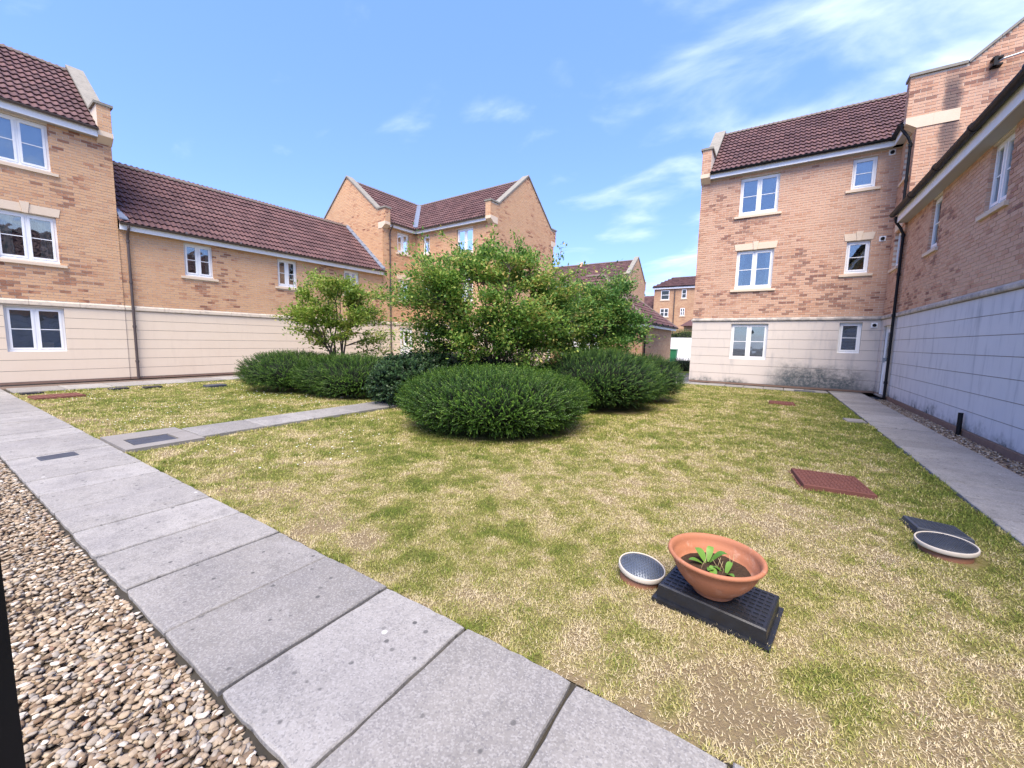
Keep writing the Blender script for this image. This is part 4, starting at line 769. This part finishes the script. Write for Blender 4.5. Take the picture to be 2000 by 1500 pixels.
# ------------------------------------------------------------------ covers, pot, post
def box_cover(name, c, w, d, rot, h, label, lidmat, framemat, pattern='studs', tilt=(0, 0), cat='manhole cover', group=None, z0=-.03, lip=.02, nx=9, ny=7):
    o = thing(name, (c[0], c[1], z0), label, cat, group); o.rotation_euler = (tilt[0], tilt[1], rot)
    def part(mb, n, m): me = raw_mesh(n, mb.v, mb.f, m); k = bpy.data.objects.new(n, me); COL.objects.link(k); k.parent = o; return k
    H = h - z0; mb = MB(); w2, d2 = w/2, d/2
    mb.prism([(-w2-lip, -d2-lip, 0), (w2+lip, -d2-lip, 0), (w2+lip, d2+lip, 0), (-w2-lip, d2+lip, 0)], [(-w2-lip, -d2-lip, H*.34), (w2+lip, -d2-lip, H*.34), (w2+lip, d2+lip, H*.34), (-w2-lip, d2+lip, H*.34)]); part(mb, 'frame', framemat)
    mb = MB(); b = .006; mb.prism([(-w2, -d2, H*.34), (w2, -d2, H*.34), (w2, d2, H*.34), (-w2, d2, H*.34)], [(-w2+.004, -d2+.004, H-b), (w2-.004, -d2+.004, H-b), (w2-.004, d2-.004, H-b), (-w2+.004, d2-.004, H-b)]); mb.prism([(-w2+.004, -d2+.004, H-b), (w2-.004, -d2+.004, H-b), (w2-.004, d2-.004, H-b), (-w2+.004, d2-.004, H-b)], [(-w2+.012, -d2+.012, H), (w2-.012, -d2+.012, H), (w2-.012, d2-.012, H), (-w2+.012, d2-.012, H)]); ld = part(mb, 'lid', lidmat)
    if pattern:
        mb = MB(); mx, my = w2-.035, d2-.035
        for i in range(nx):
            for j in range(ny):
                x = -mx + 2*mx*i/(nx-1); y = -my + 2*my*j/(ny-1); a = (.012, .004) if pattern == 'dashes' else (.010, .010) if pattern == 'studs' else ((.016, .005) if (i+j) % 2 else (.005, .016))
                mb.box(x-a[0], x+a[0], y-a[1], y+a[1], H-.001, H+.0045)
        k = part(mb, 'tread_pattern', lidmat); k.parent = ld; k['kind'] = 'stuff'
    return o
def round_cover(c, r, h, label, tilt, lean):
    o = thing('drain_cover', (c[0], c[1], -.03), label, 'drain cover'); o.rotation_euler = (tilt[0], tilt[1], lean)
    def part(mb, n, m, sm=True, par=o): me = raw_mesh(n, mb.v, mb.f, m, sm); k = bpy.data.objects.new(n, me); COL.objects.link(k); k.parent = par; return k
    H = h+.03; mb = MB(); mb.lathe([(r*.86, 0), (r*.86, H-.03), (r*.80, H-.03), (r*.80, 0)], 40); part(mb, 'collar', 'brown_collar')
    mb = MB(); mb.lathe([(r*.90, H-.034), (r*.985, H-.030), (r, H-.022), (r, H-.004), (r*.985, H), (r*.945, H), (r*.94, H-.006)], 48); part(mb, 'rim', 'pale_ring')
    mb = MB(); mb.lathe([(r*.942, H-.012), (r*.94, H-.004), (.0001, H-.004)], 48); ld = part(mb, 'lid', 'steel_cover' if r < .14 else 'slate_cover')
    mb = MB(); n = int(r*.9/.0155)
    for i in range(-n, n+1):
        for j in range(-n, n+1):
            x, y = i*.0155, j*.0155
            if x*x+y*y < (r*.88)**2:
                a, b = ((.0062, .0026) if (i+j) % 2 else (.0026, .0062)); mb.box(x-a, x+a, y-b, y+b, H-.005, H-.0005)
    k = part(mb, 'tread_pattern', 'steel_cover' if r < .14 else 'slate_cover', False, ld); k['kind'] = 'stuff'
    return o
def covers():
    box_cover('manhole_cover', (-.145, 2.335), .52, .36, R(-9), .085, 'raised black plastic inspection cover with the terracotta bowl standing on it', 'black_cover', 'black_cover', 'dashes', (R(.5), R(1.0)), nx=15, ny=9)
    round_cover((-.565, 2.36), .135, .075, 'small round metal drain cover with pale rim beside the terracotta bowl', (R(4), R(5)), .3)
    round_cover((1.125, 3.87), .158, .075, 'larger round dark drain cover with pale rim next to a slate-grey square cover', (R(2), R(-3)), .3)
    box_cover('manhole_cover', (1.19, 4.32), .32, .29, R(5), .026, 'slate-grey square cover tilted in the grass near the side path', 'slate_cover', 'black_cover', 'dashes', (R(-2), R(4)), nx=9, ny=10)
    box_cover('manhole_cover', (.62, 5.17), .58, .60, R(8), .035, 'large rusty red-brown manhole cover lying in dry grass', 'rust', 'rust', 'cross', (R(0), R(1)), nx=14, ny=14)
    box_cover('manhole_cover', (.33, 11.85), .52, .45, R(2), .03, 'rusty manhole cover far out in the lawn towards the stained render', 'rust', 'rust', 'cross', nx=10, ny=9)
    box_cover('manhole_cover', (1.46, 9.98), .30, .34, R(3), .02, 'grey concrete cover in the grass at the edge of the side path', 'old_concrete', 'old_concrete', None)
    box_cover('manhole_cover', (1.0, 15.62), .55, .3, 0, .018, 'dark cover let into the rear path below the stained render', 'slate_cover', 'old_concrete', None, z0=-.01)
    box_cover('manhole_cover', (-13.05, 1.95), .62, .75, R(3), .03, 'rusty brown cover in the greener lawn near the cream house wall', 'rust', 'rust', 'cross', nx=8, ny=8)
    box_cover('manhole_cover', (-14.1, 1.72), .25, .34, R(3), .03, 'small dark cover where the front path meets the house path', 'black_cover', 'black_cover', None)
    box_cover('manhole_cover', (-13.85, 3.12), .3, .34, R(3), .03, 'black cover, first of a pair in the lawn beside the drainpipe', 'black_cover', 'black_cover', None)
    box_cover('manhole_cover', (-13.62, 3.72), .3, .34, R(3), .035, 'black cover, second of a pair in the lawn, closer to the hedge', 'black_cover', 'black_cover', None)
    box_cover('manhole_cover', (-12.8, 4.83), .34, .44, R(3), .05, 'grey raised cover in the lawn beside the rounded hedge', 'slate_cover', 'black_cover', None)
    box_cover('manhole_cover', (-6.66, .955), .22, .30, R(1), .0185, 'slate-grey cover set into the front path slabs', 'slate_cover', 'slate_cover', None, z0=-.01, lip=.006)
    box_cover('manhole_cover', (-6.718, 1.79), .40, .43, 0, .030, 'slate-grey cover in a rough concrete surround at the lawn path', 'slate_cover', 'slate_cover', None, z0=-.01, lip=.006)
covers()
def pot():
    c = (-.165, 2.30); z0 = .0905; o = thing('flower_pot', (c[0], c[1], z0), 'wide terracotta plastic bowl with a little green plant on black cover', 'flower pot')
    def part(mb, n, m, sm=True, par=o): me = raw_mesh(n, mb.v, mb.f, m, sm); k = bpy.data.objects.new(n, me); COL.objects.link(k); k.parent = par; return k
    mb = MB(); mb.lathe([(.0001, 0), (.098, 0), (.102, .004), (.104, .016), (.118, .03), (.150, .058), (.182, .098), (.203, .14), (.214, .178), (.222, .184), (.232, .190), (.237, .199), (.234, .208), (.226, .212), (.217, .208), (.211, .198), (.206, .186), (.203, .160), (.200, .158), (.192, .13), (.17, .10), (.0001, .10)], 64); part(mb, 'bowl', 'terracotta')
    mb = MB(); V = []; K = 28
    for j, rr in enumerate((0, .05, .10, .15, .176)):
        for k in range(K): a = 2*math.pi*k/K; V.append((rr*math.cos(a), rr*math.sin(a), .112 + .012*random.random() + (.014 if rr < .12 else 0)))
    mb.add(V, [(j*K+k, j*K+(k+1) % K, (j+1)*K+(k+1) % K, (j+1)*K+k) for j in range(4) for k in range(K)]); part(mb, 'soil', 'potting_soil')
    pl = thing('seedling', (c[0]-.035, c[1]+.0, z0+.12), 'small bright green broad-leaved seedling growing in the terracotta bowl', 'plant')
    def leafp(a, ln, wd, up, z=0, ox=0, oy=0, m='leaf_bright', nm='leaf'):
        mb = MB(); n = 6; V = []; d = Vector((math.cos(a), math.sin(a), 0)); s = Vector((-math.sin(a), math.cos(a), 0))
        for i in range(n+1):
            t = i/n; w = wd*math.sin(math.pi*min(1, t*.93+.05))**.8; p = Vector((ox, oy, z)) + d*(ln*t) + Vector((0, 0, up*math.sin(t*2.0)*ln)); V += [p + s*w + Vector((0, 0, .18*w)), p, p - s*w + Vector((0, 0, .18*w))]
        mb.add(V, [(3*i+k, 3*i+3+k, 3*i+4+k, 3*i+1+k) for i in range(n) for k in (0, 1)]); part(mb, nm, m, True, pl)
    for a, ln, wd, up, z, ox, oy in ((2.4, .085, .022, .55, .02, -.01, 0), (.4, .085, .022, .7, .025, .01, .01), (3.6, .075, .02, .3, .015, -.02, -.01), (5.0, .09, .02, -.1, .025, .02, -.02), (5.6, .06, .016, .5, 0, .085, -.04), (1.2, .06, .015, .9, .0, .09, -.03), (3.2, .05, .013, .6, 0, .08, -.03), (1.5, .07, .018, .9, .02, 0, .02), (4.4, .06, .016, .3, .01, .03, -.03)): leafp(a, ln, wd, up, z, ox, oy)
    for k in range(9): a = random.uniform(0, 6.3); r = random.uniform(.03, .12); x = .03+r*math.cos(a); y = r*math.sin(a)*.7; mb = MB(); mb.tube([(x, y, -.01), (x+.01, y, .04), (x+random.uniform(-.03, .03), y+.01, random.uniform(.06, .10))], [.0012, .001, .0008], 5); part(mb, 'dry_stem', 'grass_straw', True, pl)
b_ = NB('grass_straw'); b_.bsdf((.42, .33, .17), .8)
pot()
def post():
    o = thing('post', (-1.327, .033, -.05), 'black square post rising from the gravel', 'post'); mb = MB(); mb.box(-.045, .045, -.045, .045, 0, 2.5); mb.box(-.07, .07, -.07, .07, 0, .012)
    me = raw_mesh('shaft', mb.v, mb.f, 'black_paint'); k = bpy.data.objects.new('shaft', me); COL.objects.link(k); k.parent = o; o.rotation_euler.z = YAW+.35
    mb = MB(); mb.box(-.052, .052, -.052, .052, 2.5, 2.53); me = raw_mesh('cap', mb.v, mb.f, 'black_plastic'); k = bpy.data.objects.new('cap', me); COL.objects.link(k); k.parent = o
post()
def litter():
    for nm, lb, pos, a, sz, m in (('dead_leaf', 'curled brown dead leaf lying on the front path slabs', (-.13, 1.18, .018), .6, .022, 'dead_leaf'), ('dead_leaf', 'dark red dead leaf lying on the gravel', (-1.62, .40, -.012), 2.0, .028, 'dead_leaf')):
        mb = MB(); V = []
        for i in range(5):
            t = i/4; w = sz*.6*math.sin(math.pi*(t*.9+.07)); V += [(sz*2*(t-.5), w, .012*abs(t-.5)*2+.006), (sz*2*(t-.5), 0, .001), (sz*2*(t-.5), -w, .010)]
        mb.add(V, [(3*i+k, 3*i+3+k, 3*i+4+k, 3*i+1+k) for i in range(4) for k in (0, 1)]); me = raw_mesh(nm, mb.v, mb.f, m, True); o = link(nm, me, None, pos); o.rotation_euler.z = a; tag(o, lb, 'leaf')
litter()

# ------------------------------------------------------------------ hedging and trees
def frame_from(d, n):
    d = d/np.linalg.norm(d, axis=1)[:, None]; r = RNG.normal(size=(n, 3)); a = np.cross(d, r); a /= np.linalg.norm(a, axis=1)[:, None]; b = np.cross(d, a); return d, a, b
def shoot_proto(nl, ln, leaf_l, leaf_w, droop=.0):
    """a shoot along +x with small leaves in opposite pairs"""
    V, F = [], []
    for i in range(nl):
        t = (i+.5)/nl; x = ln*t; s = leaf_l*(1.0-.45*t); ang = i*1.57+random.uniform(-.5, .5)
        for sg in (1, -1):
            c, q = math.cos(ang)*sg, math.sin(ang)*sg; fx = .62+.2*t; o = len(V); wx = leaf_w*.5
            V += [(x-wx*.3, -q*wx, c*wx), (x+wx*.3, q*wx, -c*wx), (x+s*fx, s*.75*c, s*.75*q)]; F.append((o, o+1, o+2))
    return np.array(V), np.array(F)
def place_shoots(pos, dirs, scale, protos):
    n = len(pos); pick = RNG.integers(0, len(protos), n); VV, FF, TT = [], [], []; off = 0; rnd = RNG.random(n)
    for k, (V0, F0) in enumerate(protos):
        m = np.where(pick == k)[0]
        if not len(m): continue
        d, a, b = frame_from(dirs[m], len(m)); s = scale[m][:, None, None]
        V = pos[m][:, None, :] + s*(V0[None, :, 0:1]*d[:, None, :] + V0[None, :, 1:2]*a[:, None, :] + V0[None, :, 2:3]*b[:, None, :])
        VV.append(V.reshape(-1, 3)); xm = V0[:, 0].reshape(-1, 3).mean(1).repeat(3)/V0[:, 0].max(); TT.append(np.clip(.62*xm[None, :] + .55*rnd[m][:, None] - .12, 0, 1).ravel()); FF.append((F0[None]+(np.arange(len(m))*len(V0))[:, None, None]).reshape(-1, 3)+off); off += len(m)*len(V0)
    return np.concatenate(VV), np.concatenate(FF), np.concatenate(TT)
SH = [shoot_proto(9, .165, .026, .014) for _ in range(6)]
def shrub(name, c, rx, ry, h, ang, n, label, mat, cat='shrub', group=None, seed=0, lobes=.10, protos=None, spread=.45, length=1.0):
    rg = np.random.default_rng(seed+100); o = thing(name, (c[0], c[1], -.02), label, cat, group); protos = protos or SH
    ca, sa = math.cos(ang), math.sin(ang); mid = h*.50
    def surf(u):       # unit directions -> point on a bun that is undercut at the ground
        e = u.copy(); z = np.where(e[:, 2] >= 0, e[:, 2]*(h-mid), e[:, 2]*mid*.97); flat = np.sqrt(np.maximum(0, 1-np.abs(e[:, 2])**2.4))/np.maximum(1e-6, np.sqrt(np.maximum(1e-9, 1-e[:, 2]**2)))
        k = 1+lobes*(vnoise(e[:, 0]*2.3+seed*3+10, e[:, 1]*2.3+e[:, 2]*1.7+20)-.5)*2 + lobes*.5*(vnoise(e[:, 0]*6+seed, e[:, 1]*6+e[:, 2]*5+7)-.5)*2
        x = e[:, 0]*rx*flat*k; y = e[:, 1]*ry*flat*k; return np.stack([x*ca-y*sa, x*sa+y*ca, mid+z*(.6+.4*k)], -1)
    u = rg.normal(size=(n, 3)); u /= np.linalg.norm(u, axis=1)[:, None]; u[:, 2] = np.where(u[:, 2] < -.75, -u[:, 2], u[:, 2]); u /= np.linalg.norm(u, axis=1)[:, None]
    p = surf(u)*np.array([1, 1, 1]); shell = rg.uniform(.80, .98, n)[:, None]; p = np.array([0, 0, mid]) + (p-np.array([0, 0, mid]))*shell
    d = np.stack([u[:, 0]*ca-u[:, 1]*sa, u[:, 0]*sa+u[:, 1]*ca, u[:, 2]*.8+.42], -1) + rg.normal(0, spread*.8, (n, 3)); V, F, TN = place_shoots(p, d, length*rg.uniform(.7, 1.25, n), protos)
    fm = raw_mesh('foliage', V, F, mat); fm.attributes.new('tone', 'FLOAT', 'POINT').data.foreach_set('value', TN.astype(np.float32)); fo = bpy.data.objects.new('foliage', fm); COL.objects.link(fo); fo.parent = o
    V0, F0 = ico(4); q = surf(V0); q = np.array([0, 0, mid]) + (q-np.array([0, 0, mid]))*.84; q[:, 2] = np.maximum(q[:, 2], .0); co = bpy.data.objects.new('branches', raw_mesh('branches', q, F0, 'hedge_core', True)); COL.objects.link(co); co.parent = o  # near-black filler blob: shade between the shoots put into its colour
    return o
def hedges():
    g = 'rounded clipped shrubs round the small trees'
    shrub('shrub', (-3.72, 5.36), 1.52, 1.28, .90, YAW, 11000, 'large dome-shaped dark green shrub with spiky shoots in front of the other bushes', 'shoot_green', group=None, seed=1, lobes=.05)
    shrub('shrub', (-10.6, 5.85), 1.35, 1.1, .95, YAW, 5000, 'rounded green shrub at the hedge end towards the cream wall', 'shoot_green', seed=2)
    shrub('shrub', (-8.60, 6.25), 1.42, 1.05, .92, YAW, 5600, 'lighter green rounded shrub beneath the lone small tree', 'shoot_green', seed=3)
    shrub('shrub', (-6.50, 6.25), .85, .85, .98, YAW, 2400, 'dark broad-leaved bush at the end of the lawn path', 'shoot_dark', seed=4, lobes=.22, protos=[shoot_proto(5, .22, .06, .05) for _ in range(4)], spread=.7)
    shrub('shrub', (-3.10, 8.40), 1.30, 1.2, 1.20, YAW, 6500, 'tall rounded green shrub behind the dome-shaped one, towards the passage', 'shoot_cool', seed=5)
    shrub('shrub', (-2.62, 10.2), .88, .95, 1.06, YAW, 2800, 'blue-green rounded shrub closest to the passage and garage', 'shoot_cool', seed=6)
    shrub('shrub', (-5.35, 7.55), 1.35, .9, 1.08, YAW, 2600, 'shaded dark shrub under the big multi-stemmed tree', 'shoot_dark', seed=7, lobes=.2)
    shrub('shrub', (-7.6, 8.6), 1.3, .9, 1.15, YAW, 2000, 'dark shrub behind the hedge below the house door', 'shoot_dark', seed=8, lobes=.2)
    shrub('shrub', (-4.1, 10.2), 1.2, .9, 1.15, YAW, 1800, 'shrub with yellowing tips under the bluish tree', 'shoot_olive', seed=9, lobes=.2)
    shrub('shrub', (-3.75, 21.8), .95, .35, .62, 0, 700, 'low dark leafy clump in the passage by the garage', 'shoot_dark', seed=10)  # dark clump standing in for a low dark shape by the garage
    shrub('shrub', (-6.4, 37.6), 1.6, .7, 2.75, 0, 1500, 'straggly olive bush rising behind the white gate', 'shoot_olive', seed=11, lobes=.35, spread=.9, length=1.5)
hedges()

def tree(name, label, base, H, crown, nst, ncl, nlf, mat, seed, leaf=.062, lean=(0, 0), sprigs=0):
    """multi-stemmed small tree. crown = (cx,cy,cz,rx,ry,rz) relative to the base"""
    rg = np.random.default_rng(seed); rr = random.Random(seed); o = thing(name, (base[0], base[1], -.02), label, 'tree'); cx, cy, cz, rx, ry, rz = crown; mb = MB(); stems = []; camr = np.array([RT.x, RT.y]); camf = np.array([FW.x, FW.y])
    def toW(a, b): return camr[0]*a - camf[0]*b*-1, camr[1]*a + camf[1]*b
    for i in range(nst):
        a = 2*math.pi*i/nst + rr.uniform(-.4, .4); rad = rr.uniform(.25, .8); tx, ty = toW(cx + math.cos(a)*rx*rad*.8, cy + math.sin(a)*ry*rad*.8); tz = cz + rz*rr.uniform(.15, .85)*(1-.4*rad); b0 = Vector((rr.uniform(-.13, .13), rr.uniform(-.13, .13), 0)); pts = []
        for k in range(9):
            t = k/8; bow = t**1.35; pts.append(Vector((b0.x + (tx-b0.x)*bow + rr.uniform(-.04, .04)*(k > 0), b0.y + (ty-b0.y)*bow + rr.uniform(-.04, .04)*(k > 0), tz*t)))
        mb.tube(pts, [.030*(1-.80*k/8)*H/3.2+.004 for k in range(9)], 7); stems.append(pts)
    lp, ld = [], []
    for c in range(ncl + sprigs):
        if c < ncl:
            while True:
                v = rg.normal(size=3); v /= np.linalg.norm(v); r = rg.uniform(.25, 1)**.45
                if v[2] > -.75: break
            k = .60 + .75*vnoise(np.array([v[0]*1.9+seed+5]), np.array([v[1]*1.9+v[2]*1.6+9]))[0]
            lx, ly = toW(cx+v[0]*rx*r*k, cy+v[1]*ry*r*k); P = Vector((lx, ly, max(.62, cz+v[2]*rz*r*k)))
        else:
            a = rr.uniform(-1, 1); lx, ly = toW(cx+a*rx*.85, cy+rr.uniform(-.4, .4)*ry); P = Vector((lx, ly, cz+rz*rr.uniform(1.0, 1.28)))
        best = None
        for s in stems:
            for q in s[2:]:
                if q.z < P.z - .05 or q.z < 1.0:
                    dd = (q-P).length + .35*max(0, q.z-P.z)
                    if best is None or dd < best[0]: best = (dd, q)
        q = best[1] if best else stems[0][4]; mid = q.lerp(P, .55) + Vector((rr.uniform(-.06, .06), rr.uniform(-.06, .06), rr.uniform(-.02, .10))); ln = (P-q).length
        mb.tube([q, q.lerp(mid, .5)+Vector((0, 0, .02)), mid, P], [.012, .010, .007, .003], 5, caps=False)
        m = int(nlf/(ncl+sprigs)*rg.uniform(.55, 1.5)) if c < ncl else int(nlf/(ncl+sprigs)*.35)
        t = rg.uniform(.35, 1.08, m)[:, None]; A, B, C = np.array(q), np.array(mid), np.array(P); pt = (1-t)**2*A + 2*t*(1-t)*B + t*t*C
        sp = (.088 if c < ncl else .05)*(.45+.75*t); pt = pt + rg.normal(0, 1, (m, 3))*sp*np.array([1.25, 1.25, .72]); lp.append(pt); dv = (C-A)/max(.05, ln); ld.append(np.repeat(dv[None], m, 0) + rg.normal(0, .75, (m, 3)) + np.array([0, 0, .05]))
    P_, D_ = np.concatenate(lp), np.concatenate(ld); n = len(P_); d, a, b = frame_from(D_, n); s = leaf*rg.uniform(.65, 1.25, n)[:, None]
    up = np.array([0, 0, 1.0]); a = np.cross(d, up+rg.normal(0, .45, (n, 3))); a /= np.maximum(1e-6, np.linalg.norm(a, axis=1))[:, None]; b = np.cross(a, d)
    V = np.stack([P_, P_+d*s*.5+a*s*.27-b*s*.06, P_+d*s, P_+d*s*.5-a*s*.27-b*s*.06], 1).reshape(-1, 3); F = np.arange(4*n).reshape(-1, 4); F = np.concatenate([F[:, [0, 1, 2]], F[:, [0, 2, 3]]])
    cr = bpy.data.objects.new('crown', raw_mesh('crown', V, F, mat)); COL.objects.link(cr); cr.parent = o
    me = raw_mesh('trunk', mb.v, mb.f, 'bark', True); tk = bpy.data.objects.new('trunk', me); COL.objects.link(tk); tk.parent = o
tree('small_tree', 'lone open-crowned small tree with yellow-green leaves before the cream range wall', (-10.0, 6.65), 3.2, (.0, 0, 1.98, 1.42, 1.2, 1.28), 7, 80, 14500, 'leaf_yellow', 3, leaf=.088)
tree('small_tree', 'broad multi-stemmed tree with green and yellow leaves behind the dome-shaped shrub', (-5.15, 7.2), 3.5, (.02, 0, 2.05, 2.12, 1.5, 1.32), 9, 320, 62000, 'leaf_mid', 6, leaf=.076, sprigs=12)
tree('small_tree', 'bluish green small tree standing closer to the garage', (-3.85, 9.9), 3.2, (-.10, 0, 2.02, 1.45, 1.2, 1.12), 7, 190, 36000, 'leaf_blue', 8, leaf=.076, sprigs=2)

# ------------------------------------------------------------------ grass
def grass():
    N_ = 4200000; x = RNG.uniform(LX0, LX1, N_); y = RNG.uniform(LY0-.01, LY1, N_); d2 = x*x+y*y; area = (LX1-LX0)*(LY1-LY0)
    dens = np.clip(150000/d2, 450, 21000); fwd = x*FW.x+y*FW.y; lat = np.abs(x*RT.x+y*RT.y); k = (RNG.random(N_) < dens*area/N_) & (lat < fwd*1.36+.5) & (fwd > .3)
    T0 = tone_at(x, y); bare = np.clip((fbm(x*2.2+40, y*2.2, 3)-.50)*9, 0, 1)*np.clip((2.05-y)/.35, 0, 1)*(x > -3.2); T0 = T0 + .5*bare; k &= RNG.random(N_) > .72*bare; k &= RNG.random(N_) < np.clip(1.25-.35*T0, .5, 1)
    for c, a, b in (((-3.72, 5.36), 1.2, 1.0), ((-10.95, 5.85), 1.0, .9), ((-8.55, 6.3), 1.0, .85), ((-3.05, 8.45), 1.05, 1.0), ((-2.5, 10.3), .75, .8), ((-5.35, 7.55), 1.1, .9)): k &= ((x-c[0])/a)**2+((y-c[1])/b)**2 > 1
    for x0, x1, y0, y1 in ((-7.15, -6.39, 2.2, 6.4), (-7.37, -6.29, 1.4, 2.23), (.32, .92, 4.88, 5.47), (1.03, 1.35, 4.17, 4.47), (.07, .59, 11.6, 12.1), (1.3, 1.63, 9.8, 10.16), (-13.4, -12.7, 1.55, 2.35), (-.42, .13, 2.15, 2.52)): k &= ~((x > x0) & (x < x1) & (y > y0) & (y < y1))
    for cx, cy, r in ((-.565, 2.36, .125), (1.16, 3.86, .17)): k &= (x-cx)**2+(y-cy)**2 > r*r
    x, y, T0 = x[k], y[k], T0[k]
    tx, ty = [], []          # greener tufts
    for _ in range(130):
        cx, cy = RNG.uniform(-6, 1.6), 1.5+RNG.random()**1.3*5; m = RNG.integers(25, 110); tx.append(cx+RNG.normal(0, .05, m)); ty.append(cy+RNG.normal(0, .05, m))
    tx, ty = np.concatenate(tx), np.concatenate(ty); q = (tx < LX1) & (ty > LY0) & ~((tx > -.45) & (tx < .17) & (ty > 2.1) & (ty < 2.55)); tx, ty = tx[q], ty[q]; nt_ = len(tx)
    fx = np.concatenate([RNG.uniform(-9, 1.6, 9000), RNG.normal(1.625, .012, 3500), RNG.normal(-7.15, .012, 1500), RNG.normal(-6.385, .012, 1500)]); fy = np.concatenate([RNG.normal(1.445, .012, 9000), 1.5+RNG.random(3500)**1.6*9, RNG.uniform(2.2, 5, 1500), RNG.uniform(2.2, 5, 1500)]); q = (fbm(fx*4, fy*4+70, 3) > .46) & ~((fx > -7.36) & (fx < -6.3) & (fy < 2)); fx, fy = fx[q], fy[q]
    x = np.concatenate([fx, x, tx]); y = np.concatenate([fy, y, ty]); T0 = np.concatenate([np.clip(tone_at(fx, fy), 0, .8), T0, np.full(nt_, .02)]); n = len(x); d = np.sqrt(x*x+y*y)
    tone = np.clip(T0 + RNG.normal(0, .24, n), 0, 1); ln = RNG.uniform(.010, .027, n)*(1.12-.25*T0)*np.clip(d/4, 1, 1.5); ln[-nt_:] *= 1.25; ln[:len(fx)] *= 1.5; w = np.maximum(.0016, d*.00062)*RNG.uniform(.7, 1.3, n)
    a = RNG.uniform(0, 2*np.pi, n); inc = np.clip(RNG.normal(.95, .35, n), .1, 1.5); dx, dy, dz = np.cos(a)*np.sin(inc)*ln, np.sin(a)*np.sin(inc)*ln, np.cos(inc)*ln; sx, sy = -np.sin(a)*w, np.cos(a)*w; z = np.full(n, -.010) + RNG.uniform(0, .008, n)
    V = np.stack([np.stack([x-sx, y-sy, z], -1), np.stack([x+sx, y+sy, z], -1), np.stack([x+dx, y+dy, z+dz], -1)], 1).reshape(-1, 3); F = np.arange(3*n).reshape(-1, 3)
    me = raw_mesh('grass', V, F, 'grass_blade'); at = me.attributes.new('tone', 'FLOAT', 'POINT'); at.data.foreach_set('value', np.repeat(tone, 3).astype(np.float32)); o = link('grass', me, kind='stuff'); o['label'] = 'short patchy green and straw-coloured lawn grass'
    m = 900; x = RNG.uniform(-14, -4, m); y = RNG.uniform(1.7, 7, m); keep = (fbm(x*.9, y*.9+4) > .5) & ~((x > -7.4) & (x < -6.2)) & ~((x > -5.4) & (x < -2.2) & (y > 4)); x, y = x[keep], y[keep]; m = len(x); V0, F0 = ico(1); s = .009*RNG.uniform(.7, 1.3, m); V = np.stack([x, y, .022+.01*RNG.random(m)], -1)[:, None, :] + V0[None]*np.array([1, 1, .4])*s[:, None, None]
    o = link('daisies', raw_mesh('daisies', V.reshape(-1, 3), (F0[None]+(np.arange(m)*len(V0))[:, None, None]).reshape(-1, 3), 'petal'), kind='stuff'); o['label'] = 'tiny white daisy and clover heads scattered in the lawn'
    print('blades', n)
grass()
